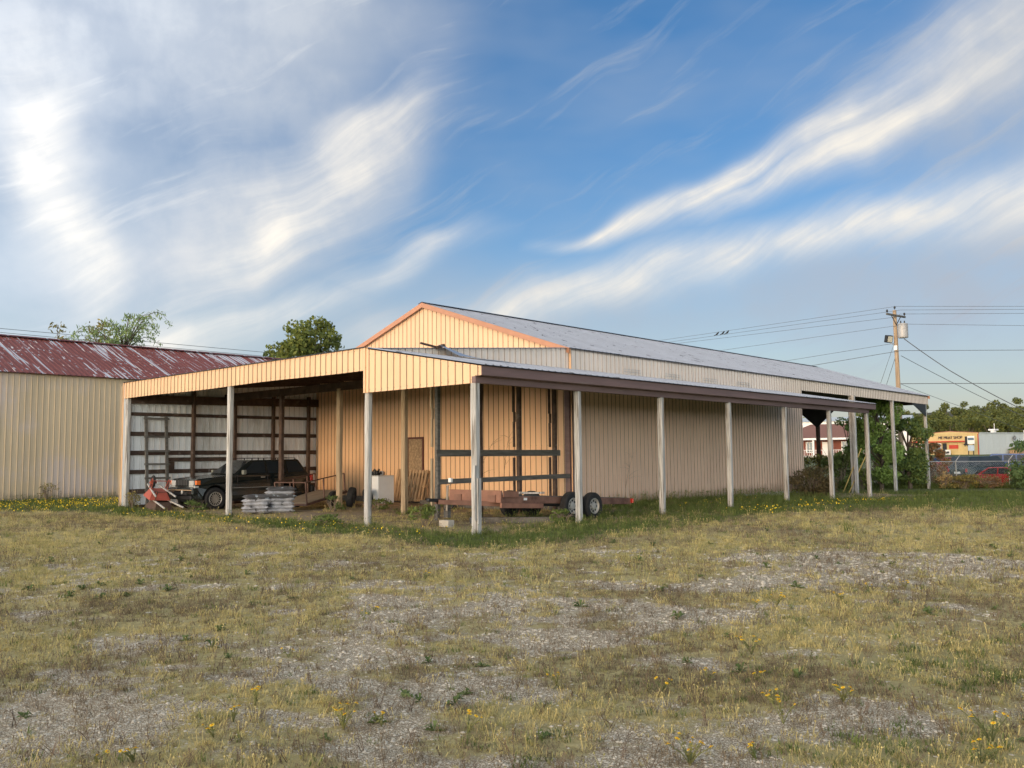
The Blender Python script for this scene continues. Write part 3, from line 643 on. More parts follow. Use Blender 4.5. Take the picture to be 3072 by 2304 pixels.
def vehicle(name, label, cat, loc, rz, L, Wd, paint, top, green, wheels, R, rimr, zb=.33, wins=(), style='lace', taper=.16, clad=None, rim=None, detail=True):
    """nose to -y; top = upper body outline (y,z) from nose to tail; green = (windscreen base y, z, windscreen top y, z, roof end y, z, rear base y, z)"""
    v = thing(name, label, cat, loc, rz); hw = Wd/2
    arch = []
    for wy in sorted(wheels, reverse=True):
        ra = R+.07; a0 = math.asin(max(-1, min(1, (zb-R)/ra)))
        arch += [(wy+ra*math.cos(a), R+ra*math.sin(a)) for a in np.linspace(a0, math.pi-a0, 13)]
    poly = top+[(top[-1][0], zb+.03)]+arch+[(top[0][0], zb+.08)]
    zmid = .62; ztop = max(z for _, z in top)
    def xw(z, y):
        k = hw-.035*max(0, (z-zmid)/max(.1, ztop-zmid))**1.5-.05*max(0, (zmid-.15-z)/.3)
        e = min(1, (y-top[0][0])/.5); f = min(1, (top[-1][0]-y)/.4)
        return k-.10*(1-max(0, e))**2-.06*(1-max(0, f))**2
    b = MB(); n = len(poly)
    # split the outline into columns so the sides curve with the plan
    vsL = [(-xw(z, y), y, z) for y, z in poly]; vsR = [(xw(z, y), y, z) for y, z in poly]
    b.add(vsL+vsR, [tuple(range(n)), tuple(reversed(range(n, 2*n)))]+[(i, i+n, (i+1) % n+n, (i+1) % n) for i in range(n)])
    body = b.build('body', paint, v, bev=.025)
    y0, z0, y1, z1, y2, z2, y3, z3 = green; hb = hw-.05; ht = hb-taper
    def gx_(z): return hb-(hb-ht)*(z-min(z0, z3))/(z1-min(z0, z3))
    b = MB(); b.add([(-gx_(z0)+.02,y0,z0-.02),(gx_(z0)-.02,y0,z0-.02),(gx_(z3),y3,z3-.02),(-gx_(z3),y3,z3-.02),(-ht,y1,z1),(ht,y1,z1),(ht,y2,z2),(-ht,y2,z2)],
          [(0,3,2,1),(4,5,6,7),(0,1,5,4),(1,2,6,5),(2,3,7,6),(3,0,4,7)]); cab = b.build('cabin', paint, v, bev=.035)
    def on_side(y, z, s_, off=.006): return (s_*(gx_(z)+off), y, z)
    for s_ in (1, -1):
        for wpoly in wins:
            b = MB(); b.quad(*[on_side(y, z, s_, .004) for y, z in wpoly]); b.build('side_window', GLASS, cab)
    def lerp(a, c, t): return tuple(a[i]+(c[i]-a[i])*t for i in range(3))
    nrm = V((0, -(z1-z0), (y1-y0))).normalized()*.006
    A, B, C, D = (-gx_(z0)+.06,y0,z0),(gx_(z0)-.06,y0,z0),(ht-.06,y1,z1),(-ht+.06,y1,z1)
    b = MB(); b.quad(*[tuple(V(p)+nrm) for p in (lerp(A,D,.06),lerp(B,C,.06),lerp(B,C,.9),lerp(A,D,.9))]); b.build('windscreen', GLASS, cab)
    nrm = V((0, (z2-z3), -(y2-y3))).normalized()*.006
    A, B, C, D = (-gx_(z3)+.08,y3,z3),(gx_(z3)-.08,y3,z3),(ht-.06,y2,z2),(-ht+.06,y2,z2)
    b = MB(); b.quad(*[tuple(V(p)+nrm) for p in (lerp(A,D,.15),lerp(B,C,.15),lerp(B,C,.88),lerp(A,D,.88))]); b.build('rear_window', GLASS, cab)
    for wy in wheels:
        for s_ in (1, -1):
            wheel(v, s_*(hw-.125), wy, R, R, .23, rimr, s_, style, rim)
            b = MB(); b.box(min(s_*(hw-.3), s_*(hw-.02)), wy-R-.05, R-.02, max(s_*(hw-.3), s_*(hw-.02)), wy+R+.05, R+.03) if False else b.lathe([(R+.062,-.1),(R+.066,.09)], 24, Matrix.Translation((s_*(hw-.14), wy, R)))
            b.build('wheel_arch_liner', DKMET, v)
    b = MB(); b.box(-hw+.2, top[0][0]+.3, zb-.08, hw-.2, top[-1][0]-.3, zb+.06); b.build('underbody', DKMET, v)
    return v, body, cab, xw
JP = pmat('black_green_paint', (.012,.016,.016), .22, .1, var=.2, vscale=3, dark=(.035,.034,.03), dthr=(.5,.8), dscale=2, spec=.5, coat=.6)
jl = 4.48
jeep, jbody, jcab, jx = vehicle('parked_suv', 'black boxy four-door SUV parked nose out in the carport', 'car', (-10.50, 2.97, 0), 0, jl, 1.80, JP,
    [(-2.20,.42),(-2.24,.62),(-2.20,.78),(-2.17,.97),(-2.05,1.02),(-1.5,1.07),(-.78,1.13),(2.05,1.10),(2.17,.95),(2.22,.60),(2.22,.42)],
    (-.82,1.13,-.12,1.60,1.72,1.62,2.12,1.08), (-1.50, 1.19), .365, .225, .34,
    wins=([(-.52,1.16),(-.05,1.555),(.36,1.56),(.36,1.16)],[(.45,1.16),(.45,1.56),(1.10,1.565),(1.14,1.16)],[(1.24,1.17),(1.22,1.56),(1.66,1.55),(1.90,1.19)]))
b = MB(); b.box(-.42, -2.205, .80, .42, -2.155, .99); gr = b.build('grille', JP, jeep, bev=.01)
for k in range(8):
    x = -.37+k*.106; b = MB(); b.box(x-.033, -2.215, .825, x+.033, -2.203, .97); b.build('grille_slot', DKMET, gr)
    if k < 7: b = MB(); b.box(x+.036, -2.222, .815, x+.07, -2.204, .98); b.build('grille_bar', DKCH, gr)
b = MB()
for k, x in enumerate((-.075, -.035, .005, .045)): b.box(x, -2.10, 1.018, x+.028, -2.09, 1.045)
b.build('hood_emblem', CHROME, jeep)
for s_ in (1, -1):
    b = MB(); b.box(s_*.44 if s_ > 0 else -.74, -2.20, .80, .74 if s_ > 0 else -.44, -2.13, .965); b.build('headlight', LENS, jeep, bev=.012)
    b = MB(); x0, x1 = (.742, .87) if s_ > 0 else (-.87, -.742); b.box(x0, -2.17, .83, x1, -2.02, .965); b.build('turn_signal', AMBER, jeep, bev=.015)
    b = MB(); x0, x1 = (.46, .86) if s_ > 0 else (-.86, -.46); b.box(x0, -2.205, .735, x1, -2.08, .795); b.build('parking_lamp', LENS, jeep, bev=.008)
    b = MB(); b.box(s_*.79 if s_ > 0 else -.885, 2.14, .86, .885 if s_ > 0 else -.79, 2.235, 1.10); b.build('taillight', REDL, jeep, bev=.012)
    # mirror, handles, seams, mouldings
    b = MB(); x = s_*.93; b.box(min(x, x+s_*.13), -.62, 1.13, max(x, x+s_*.13), -.50, 1.28); b.bar((s_*.84,-.52,1.16),(s_*.95,-.55,1.19),.05,.05); b.build('mirror', pmat('dusty_mirror', (.16,.165,.14), .35), jeep, bev=.02)
    for y in (.22, 1.02): b = MB(); b.box(min(s_*.88, s_*.905), y-.08, 1.015, max(s_*.88, s_*.905), y+.08, 1.045); b.build('door_handle', RIMM if y < 1 else DKMET, jeep, bev=.006)
    b = MB()
    for y in (-.72, .41): b.box(min(s_*.86, s_*.896), y-.005, .42, max(s_*.86, s_*.896), y+.005, 1.11)
    b.build('door_seam', DKMET, jeep)
    b = MB(); b.bar((s_*.898,-1.02,.655),(s_*.898,.72,.655),.015,.10); b.build('side_moulding', JP, jeep, bev=.008)
    b = MB(); b.bar((s_*.905,-1.02,.70),(s_*.905,.72,.70),.008,.014); b.build('trim_stripe', GREYM, jeep)
    b = MB(); b.bar((s_*.62,-.05,1.665),(s_*.62,1.65,1.665),.03,.022)
    for y in (-.05, .4, .95, 1.65): b.bar((s_*.62,y,1.60),(s_*.62,y,1.665),.035,.03,(0,1,0))
    b.build('roof_rail', DKMET, jeep, bev=.008)
b = MB()
for y in (.2, 1.3): b.bar((-.62,y,1.675),(.62,y,1.675),.04,.018)
b.build('roof_crossbar', DKMET, jeep, bev=.006)
b = MB(); b.box(-.90, -2.32, .50, .90, -2.10, .73); bp = b.build('front_bumper', JP, jeep, bev=.05)
b = MB(); b.box(-.86, -2.326, .655, .86, -2.314, .675); b.build('bumper_stripe', pmat('tan_stripe', (.42,.28,.16), .5), bp)
b = MB(); b.box(-.55, -2.325, .51, .55, -2.30, .60); b.build('bumper_grille', DKMET, bp)
b = MB(); b.box(-.75, -2.28, .36, .75, -2.12, .49); b.build('air_dam', DKMET, jeep, bev=.02)
b = MB(); b.box(-.9, 2.16, .46, .9, 2.30, .70); b.build('rear_bumper', DKMET, jeep, bev=.04)
b = MB(); b.lathe([(.05,0),(.06,.02),(.0,.03)], 14, Matrix.Translation((.28,-2.33,.60)) @ Matrix.Rotation(-math.pi/2, 4, 'Z')); b.build('fog_lamp', LENS, jeep)
b = MB(); b.tube([(-.60,-.95,1.08),(-.60,-.93,1.50)], .004, 5); b.build('antenna', GREYM, jeep)
b = MB(); b.lathe([(.17,-.012),(.185,0),(.17,.012)], 20, Matrix.Translation((.40,-.18,1.20)) @ Matrix.Rotation(math.pi/2, 4, 'Z') @ Matrix.Rotation(.3, 4, 'Y')); b.build('steering_wheel', SEATM, jeep)

# far vehicles beyond the fence
def far_car(name, label, cat, px, py, dep, face, paint, kind):
    p = at_d(px, py, dep); z = gz(p.x, p.y)
    if kind == 'suv':
        v = vehicle(name, label, cat, (p.x, p.y, z), face, 4.9, 1.95, paint,
            [(-2.42,.5),(-2.44,.8),(-2.38,1.0),(-1.1,1.12),(2.35,1.12),(2.46,.9),(2.46,.5)], (-1.15,1.12,-.42,1.80,2.1,1.80,2.42,1.10), (-1.5,1.5), .38, .22, .38,
            wins=([(-.85,1.16),(-.36,1.70),(.28,1.72),(.28,1.16)],[(.36,1.16),(.36,1.72),(1.16,1.72),(1.16,1.16)],[(1.25,1.17),(1.25,1.70),(2.0,1.68),(2.2,1.2)]), style='plain')
    elif kind == 'sedan':
        v = vehicle(name, label, cat, (p.x, p.y, z), face, 4.5, 1.75, paint,
            [(-2.2,.45),(-2.24,.62),(-2.15,.78),(-1.0,.92),(1.35,.95),(2.18,.90),(2.25,.62),(2.22,.42)], (-1.0,.92,-.30,1.38,.75,1.38,1.5,.95), (-1.38,1.30), .31, .18, .27,
            wins=([(-.72,.96),(-.25,1.32),(.2,1.33),(.2,.96)],[(.27,.96),(.27,1.33),(.72,1.32),(1.15,1.0)]), style='plain')
    else:
        v = vehicle(name, label, cat, (p.x, p.y, z), face, 5.4, 1.95, paint,
            [(-2.65,.5),(-2.7,.85),(-2.6,1.08),(-1.5,1.15),(2.65,1.15),(2.7,.9),(2.7,.5)], (-1.55,1.15,-.8,1.85,2.55,1.85,2.65,1.12), (-1.75,1.65), .38, .22, .42,
            wins=([(-1.2,1.2),(-.75,1.72),(.05,1.74),(.05,1.2)],[(.15,1.2),(.15,1.74),(1.1,1.74),(1.1,1.2)],[(1.2,1.2),(1.2,1.74),(2.4,1.74),(2.45,1.2)]), style='plain')
    v = v[0]; hw = .8
    tails = 2.44 if kind == 'suv' else (2.2 if kind == 'sedan' else 2.68)
    for s_ in (1, -1):
        b = MB(); b.box(s_*hw-.08, tails-.05, .72, s_*hw+.08, tails+.04, .95 if kind != 'sedan' else .85); b.build('taillight', REDL, v)
        b = MB(); b.box(s_*.62-.14, -tails-.03, .68, s_*.62+.14, -tails+.12, .82); b.build('headlight', LENS, v)
    b = MB(); b.box(-.26, tails+.02, .60, .26, tails+.05, .74); b.build('licence_plate', WPAINT, v)
    b = MB(); b.box(-.85, tails-.06, .42, .85, tails+.09, .6); b.box(-.85, -tails-.1, .42, .85, -tails+.06, .6); b.build('bumper', DKMET, v, bev=.03)
    return v
cpaint = lambda n, c: pmat(n, c, .25, .1, var=.1, coat=.6)
# view direction at the right edge runs about 12 deg left of +y
far_car('parked_suv', 'dark green SUV with its tail to the fence, beyond the chain-link', 'car', 2955, 1400, 62, math.radians(150), cpaint('green_paint', (.010,.024,.026)), 'suv')
rc_ = far_car('parked_sedan', 'red sedan parked right behind the chain-link fence', 'car', 2995, 1430, 54.5, math.radians(-95), cpaint('red_paint', (.30,.02,.02)), 'sedan'); rc_.location.z -= .22
far_car('parked_van', 'blue and white van with roof reaching above the green SUV', 'van', 3010, 1380, 80, math.radians(-85), cpaint('blue_paint', (.05,.09,.22)), 'van')
far_car('parked_hatchback', 'red and silver car half hidden behind the bush, before the yellow shop', 'car', 2838, 1378, 84, math.radians(150), cpaint('dark_red_paint', (.25,.04,.04)), 'sedan')

# ------------------------------------------------------------------ flatbed trailer under the lean-to
ftr = thing('flatbed_trailer', 'rusty red tandem-axle flatbed trailer standing under the side lean-to', 'trailer', (1.65, 4.87, .345))
ftr.rotation_euler = (-.052, 0, 0)
DK = .20; X0, X1, Y0, Y1 = -.88, .88, -2.83, 2.42
b = MB(); b.box(X1-.06, Y0, DK-.15, X1, Y1, DK+.02); b.build('side_rail', RUST, ftr, bev=.006)
b = MB(); b.box(X0, Y0, DK-.13, X0+.06, Y1, DK+.02); b.build('side_rail', RUST, ftr, bev=.006)
for k in range(8): b = MB(); y = Y0+.3+k*.68; b.box(X0+.06, y-.03, DK-.10, X1-.06, y+.03, DK-.01); b.build('crossmember', RUST, ftr)
for x in (-.62, -.38, .38, .62): b = MB(); b.box(x-.11, Y0+.12, DK-.008, x+.11, Y1-.1, DK+.03); b.build('deck_plank', WOODG, ftr, bev=.004)
b = MB(); b.box(X0, Y0-.05, DK-.15, X1, Y0, DK+.14); hb_ = b.build('headboard', RUSTO, ftr, bev=.008)
for x in (-.55, .05, .6): b = MB(); b.box(x-.12, Y0-.075, DK-.14, x+.12, Y0-.05, DK+.03); b.build('stake_pocket', RUST, hb_)
b = MB(); b.box(X1+.001, Y0+.02, DK-.01, X1+.03, Y0+.55, DK+.13); b.build('side_gusset_plate', RUSTO, ftr)
b = MB(); b.box(X1-.05, Y0-.02, DK-.27, X1+.012, Y0+1.5, DK-.152); b.build('lower_rail', RUSTO, ftr, bev=.006)
b = MB(); b.box(X1+.013, Y0+.75, DK-.08, X1+.018, Y0+.87, DK-.02); b.build('reflector_plate', WPAINT, ftr)
COUP = (-.12, Y0-1.25, DK-.12)
for x in (X0+.1, X1-.1): b = MB(); b.bar((x, Y0+.5, DK-.19), (COUP[0]+(.05 if x > 0 else -.05), COUP[1]+.1, DK-.16), .06, .11); b.build('tongue_beam', RUST, ftr, bev=.006)
b = MB(); b.bar((COUP[0], COUP[1]+.35, DK-.13), (COUP[0], COUP[1]-.2, DK-.12), .09, .08); b.build('coupler', DKMET, ftr, bev=.015)
b = MB(); b.tube([(COUP[0]+.13, COUP[1]+.3, -.16), (COUP[0]+.13, COUP[1]+.3, .42)], .028, 10); b.tube([(COUP[0]+.13,COUP[1]+.3,.42),(COUP[0]+.22,COUP[1]+.3,.44),(COUP[0]+.22,COUP[1]+.3,.54)], .012, 6); b.build('tongue_jack', pmat('jack_steel', (.28,.24,.2), .6, .4), ftr)
b = MB(); b.box(COUP[0]+.18, COUP[1]+.26, .50, COUP[0]+.26, COUP[1]+.34, .60); b.build('jack_handle', WPAINT, ftr, bev=.01)
b = MB(); b.tube([(COUP[0]+.08, COUP[1]+.35, DK-.2), (COUP[0]+.05, COUP[1]+.3, -.14), (COUP[0]+.2, COUP[1]+.4, -.1), (COUP[0]+.22, COUP[1]+.45, DK-.2)], .014, 6); b.build('safety_chain', DKMET, ftr)
b = MB(); b.box(COUP[0]+.02, COUP[1]+.1, -.36, COUP[0]+.16, COUP[1]+.42, DK-.2) if False else b.bar((COUP[0]+.02, COUP[1]+.42, -.32), (COUP[0]+.02, COUP[1]+.42, DK-.2), .14, .1, (0,1,0)); b.build('prop_block', WOODG, ftr)
for y in (-.45, .43):
    b = MB(); b.tube([(-.95, y, 0), (.95, y, 0)], .035, 8); b.build('axle', DKMET, ftr)
    for s_ in (1, -1): wheel(ftr, s_*1.05, y, 0, .35, .20, .20, s_, 'steel', pmat('dusty_steel_rim', (.42,.40,.36), .6, .3, dark=(.25,.12,.07), dthr=(.55,.7), dscale=6))
for s_ in (1, -1):
    b = MB(); b.box(s_*.9-.06, Y1, DK-.11, s_*.9+.06, Y1+.05, DK+.01); b.build('taillight', REDL, ftr, bev=.008)
b = MB(); b.box(X0, Y1, DK-.14, X1, Y1+.04, DK-.0); b.build('rear_rail', RUSTO, ftr, bev=.006)
b = MB(); b.bar((-.8, Y0+1.75, DK+.06), (-.1, Y0+1.95, DK+.10), .22, .05); b.bar((-.6, Y0+1.6, DK+.06), (.3, Y0+2.2, DK+.11), .22, .05); pl = b.build('loose_boards', WOOD, None, bev=.004)
pl.matrix_world = Matrix.Translation(ftr.location) @ ftr.rotation_euler.to_matrix().to_4x4() @ Matrix.Translation((0,0,.0)); pl.name = 'loose_planks'; tag(pl, 'pale loose planks lying on the flatbed trailer deck', 'planks')
blk = on_z(1350, 1580); b = MB(); b.box(-.16, -.10, 0, .16, .10, .18); blo = b.build('concrete_block', CONC, None, bev=.012, loc=(1.68, 1.06, -.01)); tag(blo, 'pale concrete block under the flatbed trailer jack', 'block')

# ------------------------------------------------------------------ small utility trailer beside the SUV
ut = thing('utility_trailer', 'small tilted utility trailer with rusty pipe rails beside the SUV', 'trailer', (-7.60, 2.98, .22), math.atan2(.97, 2.31)*1.0)
ut.rotation_euler = (.125, 0, math.atan2(.97, 2.31))
UL, UW = 2.5, 1.15
PIPE = pmat('rusty_pipe', (.13,.075,.06), .65, .3, var=.25)
b = MB()
for k in range(7): pass
for k in range(7):
    b = MB(); x = -UW/2+.08+k*(UW-.16)/6; b.box(x-.078, 0, -.02, x+.078, UL, .015); b.build('deck_board', pmat('trailer_deck_wood', (.30,.235,.165), .85, var=.25, vscale=6, stretch=(3,.3,1)) if k == 0 else bpy.data.materials['trailer_deck_wood'], ut)
b = MB(); b.bar((-UW/2,0,-.05),(UW/2,0,-.05),.06,.07); b.bar((-UW/2,0,-.05),(-UW/2,UL,-.05),.05,.07); b.bar((UW/2,0,-.05),(UW/2,UL,-.05),.05,.07); b.bar((-UW/2,UL,-.05),(UW/2,UL,-.05),.05,.07); b.build('frame', PIPE, ut, bev=.005)
for s_ in (-1, 1):
    b = MB(); b.tube([(s_*UW/2,0,.66),(s_*UW/2,UL*.95,.60)], .02, 6); b.build('top_rail', PIPE, ut)
    for q in (0, .42, .75, .95): b = MB(); b.bar((s_*UW/2,UL*q,-.03),(s_*UW/2,UL*q,.66-.06*q),.035,.035,(0,1,0)); b.build('rail_post', PIPE, ut)
b = MB(); b.tube([(-UW/2,0,.66),(UW/2,0,.66)], .02, 6); b.bar((0,0,-.03),(0,0,.66),.03,.03,(0,1,0)); b.build('front_rail', PIPE, ut)
for s_ in (1, -1): wheel(ut, s_*(UW/2+.13), UL*.55, -.12, .27, .16, .15, s_, 'steel', RUST)
b = MB(); b.bar((0,0,-.06),(0,-.5,-.12),.06,.06); b.build('tongue', PIPE, ut)
# spare tyres between the utility trailer and the washer
for k, (x, y, z, rl) in enumerate(((-7.0, 4.9, .34, .15), (-6.55, 5.25, .30, -.25))):
    t_ = thing('spare_tyre', ['worn black tyre standing behind the round-edged post, left of the washer', 'second dark tyre leaning close to the white washer'][k], 'tyre', (x, y, z), .7); b = MB()
    b.lathe([(.19,-.06),(.19,.06),(.25,.11),(.31,.10),(.335,.06),(.335,-.06),(.31,-.10),(.25,-.11)], 28, Matrix.Rotation(rl, 4, 'Y'), closed=True); b.build('tread', BLACK, t_)

# ------------------------------------------------------------------ washer on its pallet, pallets, lumber
pal0 = thing('low_pallet', 'flat brown pallet on the ground under the white washer', 'pallet', (-6.75, 5.85, 0), 0)
for k in range(5): b = MB(); y = -.55+k*.26; b.box(-.62, y-.05, .085, .5, y+.05, .105); b.build('slat', PLANK, pal0)
for x in (-.55, -.05, .42): b = MB(); b.box(x-.03, -.6, 0, x+.03, .55, .084); b.build('runner', PLANK, pal0)
ws = thing('washing_machine', 'white top-loading washing machine standing on a pallet', 'washer', (-6.72, 5.88, .107), 0)
b = MB(); b.box(-.33, -.34, 0, .33, .34, .90); b.build('cabinet', WENAM, ws, bev=.012)
b = MB(); b.box(-.335, -.345, .902, .335, .345, .935); b.build('lid_deck', pmat('cream_enamel', (.66,.66,.64), .35), ws, bev=.012)
b = MB(); b.box(-.335, -.335, .936, -.20, .335, 1.08); b.build('control_panel', WENAM, ws, bev=.03)
b = MB(); b.box(-.31, -.32, -.02, .31, .32, 0); b.build('base_plinth', DKMET, ws)
for k in range(3): b = MB(); b.lathe([(.035,0),(.03,.03),(0,.032)], 12, Matrix.Translation((-.198, -.2+k*.2, 1.01))); b.build('dial', DKMET, ws)
b = MB(); rr = random.Random(4)
for k in range(9): b.tube([(-.05+rr.uniform(-.15,.15), -.1+rr.uniform(-.12,.12), .95), (-.05+rr.uniform(-.12,.12), -.1+rr.uniform(-.1,.1), .98+rr.uniform(.03,.18)), (-.05+rr.uniform(-.18,.18), -.1+rr.uniform(-.15,.15), .95)], .028, 6)
jn = b.build('dark_cord_heap', DKMET, None, loc=(-6.72, 5.88, .107)); jn.name = 'cord_heap'; tag(jn, 'heap of dark cords on top of the white washer', 'cords')
def lean_pallet(x, y, rz, tilt, label, nb=7, wd=1.05, ht=1.2):
    p = thing('wooden_pallet', label, 'pallet', (x, y, .10), rz); M = Matrix.Rotation(tilt, 4, 'X')
    for k in range(nb):
        xx = -wd/2+.06+k*(wd-.12)/(nb-1); b = MB(); b.box(xx-.05, -.02, 0, xx+.05, 0, ht, M); b.build('slat', PLANK, p)
    for z in (.06, ht/2, ht-.06): b = MB(); b.box(-wd/2, .002, z-.045, wd/2, .09, z+.045, M); b.build('stringer', PLANK, p)
    for k in range(3):
        xx = -wd/2+.06+k*(wd-.12)/2; b = MB(); b.box(xx-.05, .092, 0, xx+.05, .11, ht, M); b.build('back_slat', PLANK, p)
    return p
lean_pallet(-6.70, 7.35, .0, -.25, 'upright wooden pallet leaning under the boarded opening', 6, .95, 1.12)
lean_pallet(-9.05, 7.2, .0, -.42, 'brown pallet leaning on the tan wall left of the washer', 4, .55, 1.15)
lean_pallet(-7.65, 7.4, .0, -.2, 'narrow pallet piece leaning on the wall right of the washer', 3, .4, 1.15)
for k, (p0, p1, lb) in enumerate((((-6.1, 7.2, .10), (-2.2, 7.0, .10), 'long dark timber lying at the foot of the tan gable wall'), ((-5.2, 6.85, .08), (-1.6, 6.6, .08), 'grey timber lying in front of the dark one by the wall'),
        ((-4.4, 7.05, .24), (-2.5, 6.9, .22), 'short pale board resting on the timbers by the wall'), ((1.2, 2.3, .07), (3.0, 3.6, .07), 'dark flat timber on the ground under the flatbed trailer'))):
    b = MB(); b.bar(p0, p1, .16, .15 if k != 2 else .05); o = b.build('timber', WOODG if k != 2 else WOOD, None, bev=.01); tag(o, lb, 'timber', 'loose timbers')
# ladder against the white wall
la = thing('wooden_ladder', 'old dark wooden ladder leaning against the white carport wall', 'ladder', (-WL+.42, 1.05, 0)); LM = Matrix.Rotation(-.085, 4, 'Y')
for y in (-.36, .36): b = MB(); b.box(-.03, y-.05, 0, .03, y+.05, 3.16, LM); b.build('side_rail', WOODG, la, bev=.006)
for z in (.62, 1.02, 1.5, 1.95, 2.45, 3.08): b = MB(); b.box(.031, -.46, z-.035, .055, .46, z+.035, LM); b.build('rung', WOODG, la, bev=.004)
# two overturned wheelbarrows, one lying on the other
def barrow(loc, rz, tilt, roll, tray, label):
    w_ = thing('wheelbarrow', label, 'wheelbarrow', loc, rz); w_.rotation_euler = (tilt, roll, rz)
    b = MB(); rim_ = [(-.32,-.40),(.32,-.40),(.36,.30),(.24,.48),(-.24,.48),(-.36,.30)]; bot = [(-.22,-.22),(.22,-.22),(.22,.18),(.12,.28),(-.12,.28),(-.22,.18)]
    vs = [(x, y, 0) for x, y in rim_]+[(x, y, .24) for x, y in bot]; b.add(vs, [(6,7,8,9,10,11)]+[(i, (i+1) % 6, (i+1) % 6+6, i+6) for i in range(6)])
    t_ = b.build('tray', tray, w_); sd = t_.modifiers.new('s', 'SOLIDIFY'); sd.thickness = .012
    for s_ in (-1, 1):
        b = MB(); b.bar((s_*.16,.72,.27),(s_*.30,-1.02,.27),.045,.045); b.build('handle', WOOD, w_, bev=.006)
        b = MB(); b.tube([(s_*.24,-.15,.29),(s_*.26,-.32,.62),(s_*.26,-.18,.62),(s_*.24,.1,.29)], .016, 6); b.build('leg', tray, w_)
        b = MB(); b.bar((s_*.10,.72,.30),(s_*.07,.70,.38),.02,.05); b.build('wheel_bracket', tray, w_)
    b = MB(); b.tube([(-.26,-.30,.60),(.26,-.30,.60)], .012, 6); b.build('leg_brace', tray, w_)
    b = MB(); b.lathe([(.12,-.03),(.12,.03),(.17,.045),(.2,.02),(.2,-.02),(.17,-.045)], 22, Matrix.Translation((0,.74,.36)), closed=True); wt = b.build('wheel_tyre', BLACK, w_)
    b = MB(); b.lathe([(.125,-.02),(.04,-.03),(.04,.03),(.125,.02)], 16, Matrix.Translation((0,.74,.36))); b.build('wheel_hub', tray, wt)
    return w_
REDT = pmat('red_tray_paint', (.34,.075,.05), .5, var=.12, dark=(.2,.07,.05), dthr=(.6,.75), dscale=5); BRT = pmat('rusted_tray', (.085,.05,.038), .8, var=.25)
bx = on_z(455, 1535)
barrow((bx.x, bx.y+.25, .10), math.radians(88), 0.22, 0, BRT, 'rust-brown wheelbarrow lying overturned beneath the red one')
barrow((bx.x-.12, bx.y+.22, .44), math.radians(78), 0.20, .05, REDT, 'red wheelbarrow lying overturned on top of the brown one')
# soil bags
BAGP = pmat('grey_bag_plastic', (.42,.43,.46), .32, var=.3, vscale=7, dark=(.05,.05,.055), dthr=(.55,.62), dscale=4, spec=.6, bump=.3, bscale=12)
BAGT = pmat('printed_bag_plastic', (.10,.10,.105), .3, var=.3, vscale=6, dark=(.52,.60,.66), dthr=(.56,.60), dscale=5, spec=.6, bump=.3, bscale=12)
def bag_mesh(L, Wd, H, seed):
    r = random.Random(seed); b = MB(); nu, nv = 14, 9; ph = [r.uniform(0, 6) for _ in range(6)]
    def hgt(u, v):
        e = (max(0, 1-abs(u)**5)*max(0, 1-abs(v)**3.5))**.5
        wr = 1+.10*math.sin(u*7+ph[0]+v*2)+.08*math.sin(v*6+ph[1]-u*3)
        return H/2*e*wr
    for s_ in (1, -1):
        base = len(b.v)
        for i in range(nu+1):
            for j in range(nv+1):
                u, v = -1+2*i/nu, -1+2*j/nv
                x = v*Wd/2*(1-.06*math.sin(u*5+ph[2])*abs(v)); y = u*L/2*(1+.03*math.sin(v*6+ph[3])*abs(u))
                z = s_*hgt(u, v)+(.012*math.sin(u*9+ph[4])*(abs(u) > .8)); b.v.append((x, y, z))
        for i in range(nu):
            for j in range(nv): q = base+i*(nv+1)+j; b.f.append((q, q+1, q+nv+2, q+nv+1)); b.m.append(0)
    me = b.mesh('soil_bag', [BAGP], True); return me
bagv = [bag_mesh(.84, .50, .15, k) for k in range(4)]; bagt = [m.copy() for m in bagv[:2]]
for m in bagt: m.materials[0] = BAGT
bd = V((.5, 1.26, 0)).normalized(); brz = math.atan2(-bd.x, bd.y); base = V((-6.78, 1.28, 0)); nrm_ = V((bd.y, -bd.x, 0))
ORD = ['bottom', 'second', 'third', 'fourth', 'fifth', 'sixth', 'seventh']; k = 0
for colm, nl, where in ((0, 5, 'front'), (1, 7, 'back')):
    for l_ in range(nl):
        topb = l_ == nl-1; me = bagt[k % 2] if topb or (colm == 1 and l_ == 4) else bagv[(k*3+l_) % 4]
        p = base+bd*(colm*.70+random.uniform(-.03,.03))+nrm_*(-.22+random.uniform(-.03,.03)); p.z = .065+l_*.108
        o = bpy.data.objects.new('soil_bag', me); col.objects.link(o); o.location = p; o.rotation_euler = (random.uniform(-.03,.03), random.uniform(-.03,.03), brz+random.uniform(-.06,.06)+(math.pi if l_ % 2 else 0))
        lvl = 'top' if topb else ORD[l_]
        tag(o, f'{"dark printed" if me in bagt else "grey"} soil bag, {lvl} layer of the {"low pile end by the front post" if colm == 0 else "tall pile end by the trailer"}', 'bag', 'soil bags piled in the carport'); k += 1
